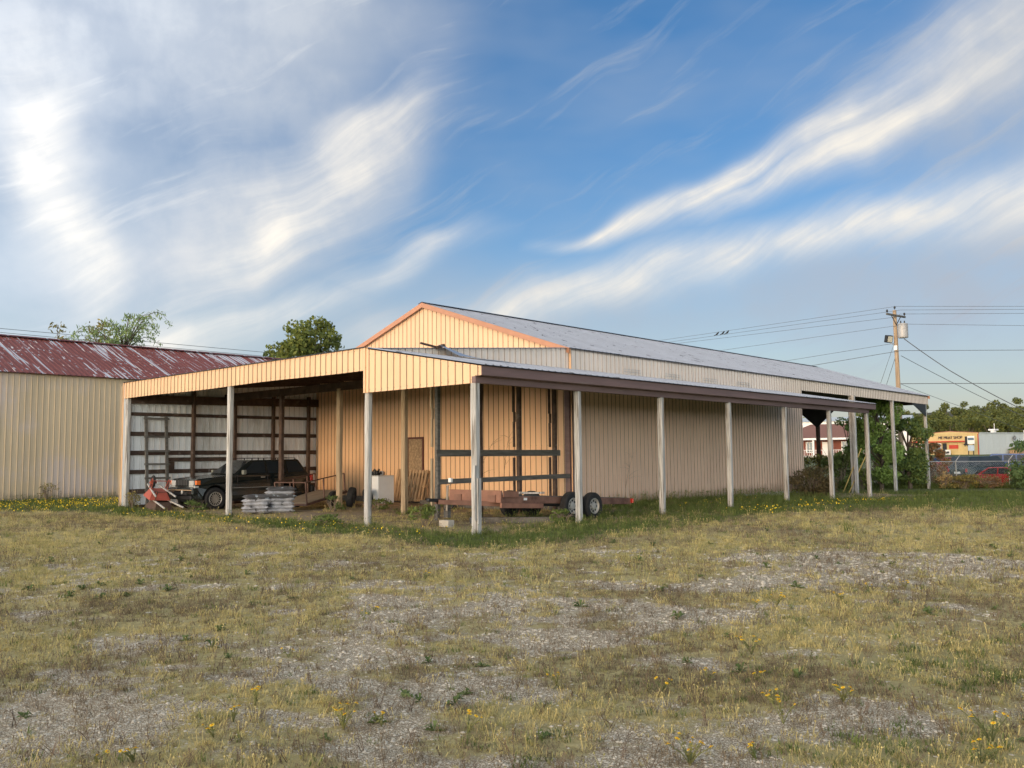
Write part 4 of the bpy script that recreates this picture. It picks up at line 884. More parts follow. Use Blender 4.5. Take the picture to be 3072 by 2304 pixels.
# ------------------------------------------------------------------ foliage helpers
BARK = pmat('bark', (.14,.11,.085), .9, var=.3, vscale=6, stretch=(2,2,.3))
TWIG = pmat('dry_twig', (.19,.15,.11), .9, var=.3)
def leaves(mb, pts, size, rng, long=1.7, droop=0.):
    """one pointed leaf (two triangles) per point"""
    n = len(pts); d = rng.normal(size=(n,3)); d[:,2] -= droop; d /= np.linalg.norm(d, axis=1)[:,None]
    s = rng.normal(size=(n,3)); s -= (s*d).sum(1)[:,None]*d; s /= np.linalg.norm(s, axis=1)[:,None]
    sz = size*rng.uniform(.6, 1.35, n)[:,None]; a = pts-d*sz*long/2; c = pts+d*sz*long/2; b1 = pts+s*sz/2; b2 = pts-s*sz/2
    base = len(mb.v); q = np.stack([a, b1, c, b2], 1).reshape(-1, 3); mb.v += list(map(tuple, q)); mb.f += [(base+4*i, base+4*i+1, base+4*i+2, base+4*i+3) for i in range(n)]; mb.m += [mb.cur]*n
def ball(rng, c, r, n, shell=.5):
    d = rng.normal(size=(n,3)); d /= np.linalg.norm(d, axis=1)[:,None]; k = (shell+(1-shell)*rng.random(n))**.6
    return np.array(c)+d*np.array(r)*k[:,None]
def fast_mesh(mb, name, mat):
    me = bpy.data.meshes.new(name); me.from_pydata(mb.v, [], mb.f); me.materials.append(mat); return me
def add_obj(name, me, parent=None, loc=None):
    o = bpy.data.objects.new(name, me); col.objects.link(o); o.parent = parent
    if loc is not None: o.location = loc
    return o
def clumpy(rng, cr, ch, nc, z0, squash=1.):
    """clump centres filling an uneven egg-shaped crown"""
    C = []
    for _ in range(nc):
        t = rng.random(); a = rng.uniform(0, 2*math.pi); rad = cr*(math.sin(math.pi*(.12+.80*t))**.7)*math.sqrt(rng.uniform(.15, 1))*rng.uniform(.8, 1.12)
        C.append((rad*math.cos(a), rad*math.sin(a)*squash, z0+ch*t))
    return C
def tree(name, label, p, h, cr, mat, nl=3500, ls=.16, nc=26, trunk=.16, cz=.28, seed=0, cat='tree', clump=.34, group=None, long=1.7, droop=.2):
    rng = np.random.default_rng(seed); t = thing(name, label, cat, p, rng.uniform(0, 6), group); b = MB(); z0 = h*cz
    C = clumpy(rng, cr, h-z0-cr*.15, nc, z0+cr*.05)
    b.tube([(0,0,-.3),(.03*h*.3,0,z0*.6),(0,.02*h,z0+.25*(h-z0)),(0,0,h*.8)], [trunk*1.25, trunk, trunk*.7, trunk*.2], 8)
    for c in C:
        s0 = V((0, 0, z0*.8+.6*(c[2]-z0))); m_ = s0.lerp(V(c), .55)+V((0,0,.05*h)); b.tube([s0, m_, c], [trunk*.35, trunk*.2, trunk*.06], 5)
    add_obj('trunk', b.mesh('trunk', BARK, True), t)
    b = MB(); per = nl//nc
    for c in C: leaves(b, ball(rng, c, (cr*clump*rng.uniform(.7,1.25), cr*clump*rng.uniform(.7,1.25), cr*clump*rng.uniform(.55,.95)), int(per*rng.uniform(.6,1.4)), .25), ls, rng, long, droop)
    add_obj('crown', fast_mesh(b, 'crown', mat), t); return t
def shrub(name, label, p, w, h, mat, nl=1500, ls=.09, seed=0, twigs=10, cat='shrub', group=None, long=1.9, nc=14, bare=0, squash=1., twm=None):
    rng = np.random.default_rng(seed+100); t = thing(name, label, cat, p, rng.uniform(0, 6) if squash == 1. else YAW, group); b = MB()
    for k in range(twigs+bare):
        a = rng.uniform(0, 6.28); r = rng.uniform(.2, 1)*w/2; hh = h*rng.uniform(.6, 1.05 if k < twigs else 1.2)
        e = V((r*math.cos(a), r*math.sin(a)*squash, hh)); m_ = e*.5+V((rng.uniform(-.1,.1)*w, rng.uniform(-.1,.1)*w, .1*h)); b.tube([(0.15*e.x, .15*e.y, -.05), m_, e], [.012+.006*h, .008+.003*h, .003], 4)
        for _ in range(2):
            f = V((rng.uniform(-.25,.25)*w, rng.uniform(-.25,.25)*w, rng.uniform(0,.25)*h)); b.tube([m_, m_+f], [.005+.002*h, .002], 4)
    add_obj('stems', b.mesh('stems', twm or TWIG), t)
    if nl:
        b = MB(); C = clumpy(rng, w/2*.85, h*.85, nc, h*.1, squash)
        for c in C: leaves(b, ball(rng, c, (w*.2, w*.2, h*.16), nl//nc, .1), ls, rng, long, .1)
        add_obj('foliage', fast_mesh(b, 'foliage', mat), t)
    return t
LG = leafmat('leaf_green', (.13,.17,.05)); LB = leafmat('leaf_bright_green', (.26,.38,.11)); LD = leafmat('leaf_dark_green', (.12,.19,.075))
LO = leafmat('leaf_olive', (.20,.185,.07)); LBR = leafmat('leaf_brown', (.24,.165,.09), hue=(1.2,.8,.6)); LW = leafmat('leaf_willow', (.19,.28,.12)); LY = leafmat('leaf_yellow_green', (.20,.20,.06)); LTAN = leafmat('seedhead_tan', (.42,.34,.19))
def gp(px, dep, dz=0.):
    p = at_d(px, 1357, dep); return V((p.x, p.y, gz(p.x, p.y)+dz))
# ------------------------------------------------------------------ wooded hill behind
def hz(x, y):
    p = V((x-CAM[0], y-CAM[1])); dep = p.x*VDIR[0]+p.y*VDIR[1]; lat = p.x*PDIR[0]+p.y*PDIR[1]
    return gz(x, y)-.6+9*sm(230, 420, dep)+9*sm(60, 330, lat)*sm(235, 380, dep)+5*sm(95, 190, lat)*sm(205, 250, dep)
b = MB(); na, nd = 60, 22
for j in range(nd+1):
    dep = 190+j*16
    for i in range(na+1):
        lat = -420+i*(900/na); q = np.array(CAM[:2])+VDIR*dep+PDIR*lat; b.v.append((q[0], q[1], hz(q[0], q[1])))
for j in range(nd):
    for i in range(na): a = j*(na+1)+i; b.f.append((a, a+1, a+na+2, a+na+1)); b.m.append(0)
hill = b.build('hill', pmat('woodland_floor', (.07,.065,.035), .95, var=.3, vscale=.3), None, smooth=True); tag(hill, 'wooded hill', None, kind='structure')
rng = np.random.default_rng(5); b = MB(); bt = MB()
def forest_tree(lat, dep, h, r, n, ls):
    q = np.array(CAM[:2])+VDIR*dep+PDIR*lat; z = hz(q[0], q[1])
    bt.tube([(q[0], q[1], z-.5), (q[0]+rng.uniform(-.6,.6), q[1], z+h*.75)], [.2, .07], 5)
    for _ in range(2): bt.tube([(q[0], q[1], z+h*.3), (q[0]+rng.uniform(-2,2), q[1]+rng.uniform(-2,2), z+h*rng.uniform(.6,.9))], [.12, .05], 4)
    for c in clumpy(rng, r, h*.72, 9, h*.25): leaves(b, ball(rng, (q[0]+c[0], q[1]+c[1], z+c[2]), (r*.42, r*.42, r*.36), n//9, .2), ls, rng, 1.3)
k = 0
for dep, n, la, lb_ in ((226, 64, 30, 190), (246, 64, 30, 210), (275, 50, 10, 230), (315, 40, 0, 260), (238, 26, -260, 25), (290, 26, -300, 0)):
    for i in range(n):
        lat = la+(i+rng.uniform(-.4,.4))*(lb_-la)/n; forest_tree(lat, dep+rng.uniform(-9, 9), rng.uniform(7.0, 8.6), rng.uniform(3.2, 4.6), 1500 if la >= 0 else 450, .42 if la >= 0 else .6)
wd_ = add_obj('woodland', fast_mesh(b, 'woodland', leafmat('woodland_leaf', (.105,.135,.05)))); tag(wd_, 'olive green autumn woodland covering the far hill', 'woodland', kind='stuff')
o = add_obj('woodland_trunks', bt.mesh('woodland_trunks', BARK), wd_); o['kind'] = 'stuff'

# ------------------------------------------------------------------ trees and shrubs
tree('round_tree', 'round leafy tree rising over the carport roof between shed and gable', gp(942, 58), 10.9, 2.45, LG, 8000, .17, 40, .2, .50, 3)
tree('small_tree', 'small tree peeping over the carport fascia left of the round tree', gp(815, 64), 9.7, 1.2, LG, 1100, .16, 10, .1, .5, 4)
t = thing('willow_tree', 'pale arching long-leaved tree behind the red shed roof', 'tree', gp(365, 46, .2), 0); rng = np.random.default_rng(8); bb = MB(); bl = MB()
bb.tube([(0,0,-.3),(.1,0,3.6),(0,.1,7.2)], [.22,.18,.10], 8)
for k in range(24):
    a = rng.uniform(0, 6.28); L_ = rng.uniform(1.0, 2.7); up_ = rng.uniform(.8, 2.9); s0 = V((0,0,rng.uniform(6.0,7.4))); dirv = V((math.cos(a)*1.0, math.sin(a), 0))
    P_ = [s0+dirv*L_*q+V((0,0,up_*(1.55*q-1.0*q*q*q))) for q in np.linspace(0, 1, 8)]; bb.tube(P_, [.05,.04,.032,.025,.02,.015,.01,.006], 5)
    for q in range(2, 8):
        base_ = np.array(P_[q]); leaves(bl, base_+rng.normal(size=(15,3))*np.array([.14,.14,.11])-np.array([0,0,.06]), .055, rng, 4.8, 1.1)
add_obj('trunk', bb.mesh('trunk', BARK, True), t); add_obj('crown', fast_mesh(bl, 'crown', LW), t)
for k, (px, dep, h, r, lb) in enumerate(((165, 47, 9.3, 1.5, 'sparse twiggy tree top at far left above the red roof'), (265, 48, 9.2, 1.8, 'thin ragged tree top between the twiggy one and the arching tree'))):
    tree('ragged_tree', lb, gp(px, dep), h, r, LO, 900, .10, 20, .12, .62, 20+k, long=3.2)
tree('shade_tree', 'bright green bushy tree behind the last lean-to posts', gp(2640, 50), 5.2, 1.55, LB, 11000, .095, 34, .12, .1, 31)
tree('shade_tree', 'dark green bushy tree between the two far canopy posts', gp(2725, 51.5), 4.1, 1.5, LD, 11000, .09, 34, .12, .1, 32)
tree('shade_tree', 'reddish-tipped bushy tree right of the corner canopy post', gp(2783, 53), 3.0, 1.0, leafmat('leaf_red_green', (.17,.15,.07), hue=(2.2,.7,.5)), 5000, .085, 24, .08, .1, 33)
tree('shade_tree', 'pale green tree seen under the lean-to between the posts', gp(2545, 56), 4.3, 1.2, LB, 4500, .09, 22, .1, .15, 34)
tree('shade_tree', 'tall dark tree top behind the bright green bushy tree', gp(2625, 70), 6.6, 1.5, LD, 3000, .17, 20, .12, .25, 35)
shrub('shrub', 'dark needle-leaved shrub at the right edge before the fence', gp(3090, 49), 3.0, 2.7, LD, 2300, .10, 1, 20, nc=26, long=2.6)
shrub('shrub', 'brown bushy weed at the end of the long barn wall', gp(2435, 37.2), 1.9, 1.35, leafmat('leaf_dull', (.14,.13,.07), hue=(1.3,.8,.6)), 2600, .055, 2, 22, nc=26, long=2.4)
shrub('shrub', 'yellow-green shrub beyond the black canopy post', gp(2430, 48), 2.6, 1.9, LY, 1800, .09, 3, 14)
shrub('shrub', 'green shrub behind the second last lean-to post', gp(2515, 46), 1.9, 2.3, LG, 2200, .09, 4, 14)
for k, (px, dep, w_, h_, m_, nl, lb) in enumerate(((2645, 52.6, 2.2, 1.45, LBR, 1100, 'brown vine tangle on the fence behind the last lean-to post'), (2718, 52.5, 2.2, 1.6, LD, 900, 'dark bare thicket on the fence between the canopy posts'),
        (2778, 52.3, 1.5, 1.4, LBR, 420, 'grey twiggy thicket on the fence at the corner canopy post'), (2830, 51.2, 1.1, 1.0, LTAN, 420, 'tan seed-headed weeds in front of the chain-link fence'),
        (2890, 50.8, 2.2, .75, LO, 1100, 'low green weeds below the dark green SUV'), (2965, 50.6, 1.8, .6, LBR, 420, 'low dry weeds below the red sedan'), (2580, 49.5, 1.5, 1.2, LG, 1100, 'low green brush beyond the leaning yellow boards'))):
    shrub('fence_brush', lb, gp(px, dep), w_, h_, m_, nl, .07, 40+k, 34, 'brush', 'brush along the fence', nc=18, bare=26, long=2.2, squash=.45)
# ------------------------------------------------------------------ chain-link fence
fe = thing('chain_link_fence', 'grey chain-link fence with a top rail and angled post arms', 'fence'); FA, FB = gp(2380, 53.2), gp(3420, 49.8); FL = (FB-FA).length; fd = (FB-FA)/FL
def fz(s): q = FA+fd*s; return gz(q.x, q.y)
RH = 1.52; b = MB(); b.tube([FA+V((0,0,RH)), FB+V((0,0,RH+FA.z*0))], .026, 6); b.build('top_rail', GREYM, fe)
nF = int(FL/2.86)
for k in range(nF+1):
    q = FA+fd*(k*2.86+.55); z = gz(q.x, q.y); b = MB(); b.tube([(q.x,q.y,z-.1),(q.x,q.y,FA.z+RH+.02)], .03, 7); b.tube([(q.x,q.y,FA.z+RH),(q.x+fd.x*.24,q.y+fd.y*.24,FA.z+RH+.32)], .02, 6); b.build('fence_post', GREYM, fe)
b = MB(); sp_ = .11
nrm = V((-fd.y, fd.x, 0))
for k in range(-int(RH/sp_), int(FL/sp_)):
    for s_ in (1, -1):
        s0 = k*sp_; s1 = s0+RH
        a0, a1 = max(0, s0), min(FL, s1)
        if a1 <= a0: continue
        z0, z1 = (a0-s0, a1-s0) if s_ > 0 else (RH-(a0-s0), RH-(a1-s0))
        p0 = FA+fd*a0; p1 = FA+fd*a1; e = V((0,0,.004))+fd*.003
        b.quad((p0.x,p0.y,FA.z+z0-.004),(p1.x,p1.y,FA.z+z1-.004),(p1.x,p1.y,FA.z+z1+.0),(p0.x,p0.y,FA.z+z0+.0))
o = add_obj('chain_link_mesh', fast_mesh(b, 'chain_link_mesh', GREYM), fe); o['kind'] = 'stuff'
# leaning yellow boards by the far post
b = MB(); p0 = on_z(2526, 1486, -.43); p1 = at_d(2584, 1345, (p0-V(CAM)).dot(FW)-.3); b.bar(p0, p1, .08, .04); o = b.build('leaning_board', pmat('yellow_board', (.50,.36,.12), .6), None); tag(o, 'left of two yellow boards leaning near the lean-to end posts', 'board', 'leaning yellow boards')
b = MB(); b.bar(p0+V((.25,.1,0)), p1+V((.3,.1,-.1)), .08, .04); o = b.build('leaning_board', bpy.data.materials['yellow_board'], None); tag(o, 'right of two yellow boards leaning near the lean-to end posts', 'board', 'leaning yellow boards')

# ------------------------------------------------------------------ utility pole, lines, birds
PD = 57.; _t0 = at_d(2694, 1140, PD); pb = V((_t0.x, _t0.y, gz(_t0.x, _t0.y))); up_ = thing('utility_pole', 'wooden utility pole with crossarm, grey transformer and floodlight', 'utility pole', pb)
def pz(py, px=2690): return at_d(px, py, PD).z-pb.z
ptop = pz(928); PWOOD = pmat('pole_wood', (.36,.26,.17), .85, var=.25, vscale=5, stretch=(3,3,.2), dark=(.20,.14,.09), dthr=(.55,.7), dscale=4)
b = MB(); b.tube([(0,0,-.5),(.0,0,ptop*.5),(-.02,0,ptop)], [.17,.145,.115], 12); b.build('pole', PWOOD, up_)
rv = V((RT.x, RT.y, 0)).normalized(); dv = V((FW.x, FW.y, 0)).normalized(); ca = (rv*.78+dv*.62).normalized(); cz = pz(945)
b = MB(); b.bar(-ca*1.18+dv*-.14+V((0,0,cz)), ca*1.18+dv*-.14+V((0,0,cz)), .10, .12); b.build('crossarm', WOODG, up_, bev=.01)
for s_ in (-1, 1): b = MB(); b.bar(ca*s_*.6+dv*-.14+V((0,0,cz-.03)), dv*-.14+V((0,0,cz-.62)), .03, .04); b.build('arm_brace', DKMET, up_)
ins = [V((0,0,ptop+.05)), -ca*1.1+V((0,0,cz+.06))-dv*.14, ca*1.1+V((0,0,cz+.06))-dv*.14]
for q in ins: b = MB(); b.tube([q, q+V((0,0,.06)), q+V((0,0,.08)), q+V((0,0,.20)), q+V((0,0,.23))], [.02,.02,.065,.06,.02], 10); b.build('insulator', DKMET, up_)
tq = rv*.36-dv*.25; b = MB(); b.tube([tq+V((0,0,pz(1014))), tq+V((0,0,pz(1010))), tq+V((0,0,pz(978))), tq+V((0,0,pz(974)))], [.29,.31,.31,.29], 20); tf = b.build('transformer', pmat('transformer_grey', (.38,.37,.36), .45, .1), up_)
b = MB(); b.tube([tq+V((0,0,pz(974))), tq+V((0,0,pz(971)))], [.32,.30], 20); b.build('tank_lid', bpy.data.materials['transformer_grey'], tf)
for s_ in (-.12, .12): b = MB(); b.tube([tq+rv*s_+V((0,0,pz(973))), tq+rv*s_+V((0,0,pz(962)))], [.05,.035], 8); b.build('bushing', DKMET, tf)
fq = -rv*.52-dv*.1+V((0,0,pz(1016))); b = MB(); M_ = Matrix.Translation(fq) @ Matrix.Rotation(YAW+.35, 4, 'Z') @ Matrix.Rotation(.25, 4, 'X'); b.box(-.24,-.12,-.24,.24,.14,.24, M_); fl_ = b.build('floodlight', DKMET, up_, bev=.03)
b = MB(); b.box(-.18,-.13,-.18,.18,-.121,.18, M_); b.build('flood_lens', pmat('flood_lens', (.55,.52,.42), .2, spec=.8), fl_)
b = MB(); b.tube([fq+V((0,0,-.2)), fq+V((.1,0,-.34))+rv*.1, V((0,0,pz(1034)))], .025, 6); b.build('lamp_arm', GREYM, up_)
b = MB(); b.box(-.10,-.19,pz(1050),.10,-.14,pz(1036)); b.build('pole_tag', WPAINT, up_)
WIRE = pmat('line_wire', (.11,.12,.13), .6)
def line(pts, r, label, sag=0., cat='cable'):
    P_ = []
    for a, c in zip(pts[:-1], pts[1:]):
        n = 14
        for i in range(n+(1 if c is pts[-1] else 0)):
            t = i/n; q = a.lerp(c, t); q.z -= sag*(a-c).length*4*t*(1-t); P_.append(q)
    b = MB(); b.tube(P_, r, 4); o = b.build('power_line', WIRE, None); return tag(o, label, cat, 'overhead lines at the pole')
def lx(xa, ya, xb, yb, x): return ya+(yb-ya)*(x-xa)/(xb-xa)
for (ya, x2, y2, yr0, yr1, r, lb) in ((919, 2350, 968, 919, 919, .011, 'topmost overhead line running across the pole top'), (932, 2350, 979, 930, 928, .011, 'overhead line on the left end of the crossarm, with birds'),
        (951, 2350, 992, 942, 940, .011, 'overhead line on the right end of the crossarm'), (977, 2350, 1025, 972, 977, .011, 'overhead neutral line level with the transformer top'), (1054, 2428, 1098, 1052, 1050, .016, 'thick overhead cable crossing the pole below the floodlight')):
    c0 = at_d(2690, ya, PD); L_ = at_d(1250, lx(2690, ya, x2, y2, 1250), 92); R_ = at_d(3700, yr0+(yr1-yr0)*2.6, 57)
    line([L_, c0, at_d(2700, yr0, PD), R_], r, lb, .0)
line([at_d(1250, lx(2675, 1031, 2350, 1084, 1250), 92), at_d(2682, 1030, PD)], .012, 'thin overhead line ending at the pole below the floodlight')
line([at_d(2700, 1151, PD), at_d(3700, 1147, 57)], .02, 'lowest level cable running right from the pole just above the canopy')
line([at_d(2712, 1016, PD), at_d(2850, 1112, 56), at_d(3060, 1225, 55), at_d(3300, 1330, 54)], .026, 'thick black service drop sloping right from the transformer', .012)
line([at_d(2703, 1067, PD), at_d(3010, 1222, 62), at_d(3300, 1340, 66)], .02, 'thinner service line sloping right beneath the thick service drop', .006)
line([at_d(2703, 1152, PD), at_d(2890, 1222, 64), at_d(3100, 1300, 70)], .014, 'faint service line sloping right just above the canopy corner', .004)
for k, (xa, ya, xb, yb) in enumerate(((2681, 1035, 2630, 1185), (2684, 1078, 2648, 1190))): line([at_d(xa, ya, PD), at_d(xb, yb, PD+2+k), at_d(2*xb-xa, 2*yb-ya, PD+4+k)], .014, ['upper guy wire slanting down left of the pole', 'lower guy wire slanting down left of the pole'][k])
line([at_d(-600, 931, 62), at_d(1250, 1098, 92)], .02, 'upper distant overhead line above the red shed roof', .0); line([at_d(-600, 943, 63), at_d(1250, 1110, 93)], .02, 'lower distant overhead line above the red shed roof', .0)
BIRD = pmat('bird_dark', (.025,.022,.02), .7)
for k, px in enumerate((2153, 2167, 2181)):
    t_ = (2690-px)/(2690-1250); c0 = at_d(2690, 932, PD); L_ = at_d(1250, lx(2690, 932, 2350, 979, 1250), 92)
    best = min((c0.lerp(L_, s/400) for s in range(401)), key=lambda q: abs(((q-V(CAM)).dot(RT)/(q-V(CAM)).dot(FW))*F_PX+IW/2-px))
    bo = thing('bird', ['leftmost of three dark birds perched on the wire', 'middle of three dark birds perched on the wire', 'rightmost of three dark birds perched on the wire'][k], 'bird', best, YAW+.4, 'birds on the wire')
    b = MB(); b.tube([(-.16,0,.02),(-.08,0,.07),(0,0,.12),(.07,0,.18),(.10,0,.23)], [.012,.05,.07,.055,.03], 8); b.tube([(.09,0,.22),(.12,0,.26),(.15,0,.265)], [.04,.045,.02], 8); b.tube([(.16,0,.262),(.20,0,.255)], [.012,.002], 5); b.tube([(-.30,0,-.04),(-.12,0,.05)], [.02,.03], 6); b.tube([(0,.02,.02),(0,.02,.08)], .006, 4); b.tube([(0,-.02,.02),(0,-.02,.08)], .006, 4)
    b.build('body', BIRD, bo, smooth=True)

# ------------------------------------------------------------------ far buildings
def lframe(p, rz): return Matrix.Translation(p) @ Matrix.Rotation(rz, 4, 'Z')
YEL = pmat('yellow_siding', (.58,.44,.20), .6, var=.06, vscale=2); REDB = pmat('red_band', (.50,.055,.03), .6); BRICK = pmat('red_brick', (.23,.075,.05), .85, var=.2, vscale=6); SHG = pmat('brown_shingle', (.20,.105,.085), .9, var=.12, vscale=5); GRW = pmat('grey_metal_wall', (.52,.56,.56), .5, var=.05); DKGL = glassmat('dark_window', (.03,.035,.04), .1)
SD = 150.; sp0 = at_d(2936, 1362, SD); SRZ = math.radians(-18); shop = thing('butcher_shop', 'yellow-fronted meat shop with grey metal side wall beyond the parked cars', 'shop', (sp0.x, sp0.y, sp0.z), SRZ)
# local: facade along -x from the origin corner, facing -y; side wall runs back along +y
SW, SH, SLn_ = 13., 3.55, 24.
b = MB(); b.box(-SW, .0, -1.5, -.02, .25, SH); fa = b.build('facade', YEL, shop)
for k in range(14): b = MB(); b.box(-SW+k*SW/14, -.03, -.2, -SW+(k+1)*SW/14-.05, -.003, 2.05); b.build('board', YEL, fa)
b = MB(); b.prism([(-SW-.1,SH-.1),(.1,SH-.1),(.1,SH+.08),(-5.2,SH+.42),(-SW-.1,SH+.0)], -.1, .3, lambda a, c, t: (a, t, c)); b.build('parapet', YEL, shop)
b = MB(); b.prism([(-SW-.15,SH+.0),(-5.2,SH+.42),(.15,SH+.08),(.15,SH+.16),(-5.2,SH+.50),(-SW-.15,SH+.08)], -.16, .35, lambda a, c, t: (a, t, c)); b.build('coping', pmat('red_coping', (.35,.12,.09), .6), shop)
b = MB(); b.box(-SW, -.55, 2.12, -1.5, -.11, 2.32); b.build('awning', REDB, shop)
b = MB(); b.box(-.27, .02, -1.5, 0.0, SLn_, SH+.02); sdw = b.build('grey_side_wall', GRW, shop)
for k in range(12): b = MB(); b.box(.002, .3+k*1.97, -.4, .03, 2.2+k*1.97, SH-.05); b.build('wall_panel', GRW, sdw)
b = MB(); b.box(-SW, .3, SH+.05, .2, SLn_, SH+.16); b.build('roof', GRW, shop)
b = MB(); b.box(-.02, -.06, -1.2, .10, .06, SH); b.build('corner_trim', REDB, shop)
def win(x0, x1, z0, z1, par):
    b = MB(); b.box(x0, -.10, z0, x1, -.04, z1); w_ = b.build('window', DKGL, par)
    b = MB()
    for x in (x0, (x0+x1)/2-.05, x1-.1): b.box(x, -.16, z0, x+.1, -.101, z1)
    b.box(x0, -.161, z1-.1, x1, -.102, z1); b.box(x0, -.161, z0, x1, -.102, z0+.1); b.build('window_frame', WPAINT, w_)
    b = MB(); b.box(x0+.1, -.13, z0+.75, x1-.1, -.105, z0+1.0); b.build('red_poster', REDB, w_)
win(-8.5, -6.8, .55, 1.95, shop); win(-11.8, -9.6, .55, 1.95, shop)
b = MB(); b.box(-6.6, -.10, -.2, -5.8, -.04, 1.95); b.build('door', DKMET, shop)
b = MB(); b.box(-5.3, -.16, .95, -3.6, -.105, 1.62); b.build('red_banner', REDB, shop)
PIG = [(-.48,.05),(-.50,.20),(-.38,.30),(-.1,.33),(.2,.32),(.36,.36),(.44,.28),(.55,.18),(.50,.08),(.38,.05),(.34,-.28),(.24,-.28),(.20,-.02),(-.12,-.02),(-.18,-.30),(-.28,-.30),(-.30,.0)]
b = MB(); b.prism([(-2.1+x*.95, 1.55+z*.8) for x, z in PIG], -.14, -.105, lambda a, c, t: (a, t, c)); b.prism([(-2.1+x, 1.84+z*.8) for x, z in ((-.28,0),(.28,0),(.18,.08),(.14,.22),(-.14,.22),(-.18,.08))], -.15, -.106, lambda a, c, t: (a, t, c)); b.build('animal_cutout', DKMET, shop)
b = MB(); b.box(-5.75, -.60, -.35, -4.8, -.52, .78); sb = b.build('standing_board', WPAINT, shop)
b = MB(); b.prism([(-5.28+x*.55, .2+z*.9) for x, z in PIG], -.63, -.61, lambda a, c, t: (a, t, c)); b.build('board_picture', DKMET, sb)
fc = bpy.data.curves.new('sign_text', 'FONT'); fc.body = 'ME MEAT SHOP'; fc.size = 1.0; fc.extrude = .03; fc.align_x = 'RIGHT'; fo = bpy.data.objects.new('sign_text', fc); col.objects.link(fo)
bpy.context.view_layer.update(); tm = bpy.data.meshes.new_from_object(fo.evaluated_get(bpy.context.evaluated_depsgraph_get())); bpy.data.objects.remove(fo)
xs = [v.co.x for v in tm.vertices]; wtx = max(xs)-min(xs); to = bpy.data.objects.new('sign_lettering', tm); col.objects.link(to); to.parent = shop; tm.materials.clear(); tm.materials.append(pmat('letter_blue_black', (.02,.025,.045), .5)); to.scale = (4.5/wtx, .72, 1); to.rotation_euler = (math.pi/2, 0, 0); to.location = (-2.75, -.14, 2.68)
# pole sign in front of the corner
sg = thing('road_sign', 'tall road sign with white and grey-blue panels before the shop corner', 'sign', tuple(lframe(sp0, SRZ) @ V((1.0, -3.0, -.2))), SRZ)
for x in (-.85, .05): b = MB(); b.box(x-.05, -.05, -1, x+.05, .05, 3.3); b.build('sign_post', DKMET, sg)
b = MB(); b.box(-.9, -.10, 1.9, .35, -.051, 3.25); b.build('sign_panel', WPAINT, sg)
b = MB(); b.box(-.82, -.115, 2.55, .27, -.101, 2.95); b.build('sign_stripe', pmat('slate_blue', (.10,.16,.22), .5), sg)
b = MB(); b.box(-.85, -.10, .75, .25, -.051, 1.7); b.build('sign_panel', pmat('pale_blue_panel', (.42,.50,.58), .5), sg)
b = MB(); b.box(-1.35, -.10, 1.9, -.92, -.051, 3.2); b.build('sign_panel', DKMET, sg)
# clutter along the grey wall
def at_shop(x, y, z=0): return tuple(lframe(sp0, SRZ) @ V((x, y, z)))
b = MB(); b.box(-.8,-.9,-.3,.8,.9,.7); b.prism([(-1.,.7),(1.,.7),(0,1.15)], -1., 1., lambda a, c, t: (a, t, c)); o = b.build('doghouse', PLANK, None, bev=.03); o.location = at_shop(1.3, 9); o.rotation_euler[2] = SRZ; tag(o, 'small wooden shelter with pitched top against the grey shop wall', 'shelter')
sm_ = thing('smoker_grill', 'black barrel smoker with chimney beside the grey shop wall', 'smoker', at_shop(1.6, 12.5), SRZ); b = MB(); b.tube([(0,-1,.45),(0,1,.45)], .42, 14); b.build('barrel', DKMET, sm_)
b = MB(); b.tube([(0,-.8,.8),(0,-.8,1.9)], .09, 8); b.tube([(0,-.8,1.9),(0,-.8,2.05)], .16, 8); b.build('chimney', DKMET, sm_)
b = MB()
for y in (-.8,.8): b.bar((-.3,y,-.5),(-.3,y,.3),.06,.06); b.bar((.3,y,-.5),(.3,y,.3),.06,.06)
b.build('legs', DKMET, sm_)
tb = thing('work_table', 'dark table at the far end of the grey shop wall', 'table', at_shop(1.5, 17), SRZ); b = MB(); b.box(-.6,-1.6,.55,.6,1.6,.65); b.build('table_top', DKMET, tb)
for x in (-.5,.5):
    for y in (-1.5,1.5): b = MB(); b.box(x-.04,y-.04,-.6,x+.04,y+.04,.55); b.build('leg', DKMET, tb)
ds = thing('satellite_dish', 'round satellite dish mounted high on the grey shop wall', 'dish', at_shop(.05, 10, 2.75), SRZ); b = MB(); b.lathe([(0,.12),(.2,.15),(.42,.28),(.45,.30)], 18, Matrix.Translation((.1,0,0))); b.build('reflector', pmat('dish_grey', (.22,.23,.24), .5), ds); b = MB(); b.tube([(0,0,0),(.15,0,0)], .05, 6); b.tube([(.15,0,-.4),(.65,0,0)], .02, 5); b.build('bracket', DKMET, ds)
vt = thing('roof_vent', 'white roof vent with a mast on the shop roof', 'vent', at_shop(-.9, 6, SH+.16), SRZ); b = MB(); b.box(-.35,-.35,0,.35,.35,.35); b.box(-.6,-.6,.35,.6,.6,.62); b.build('housing', WPAINT, vt, bev=.05); b = MB(); b.tube([(.2,0,.6),(.2,0,1.6)], .05, 6); b.build('mast', WPAINT, vt)
st = thing('stack_pipe', 'thin white pipe running up the grey shop wall', 'pipe', at_shop(.08, 13.5, 0), SRZ); b = MB(); b.tube([(0,0,-.5),(0,0,SH+.6)], .06, 8); b.build('pipe', WPAINT, st)
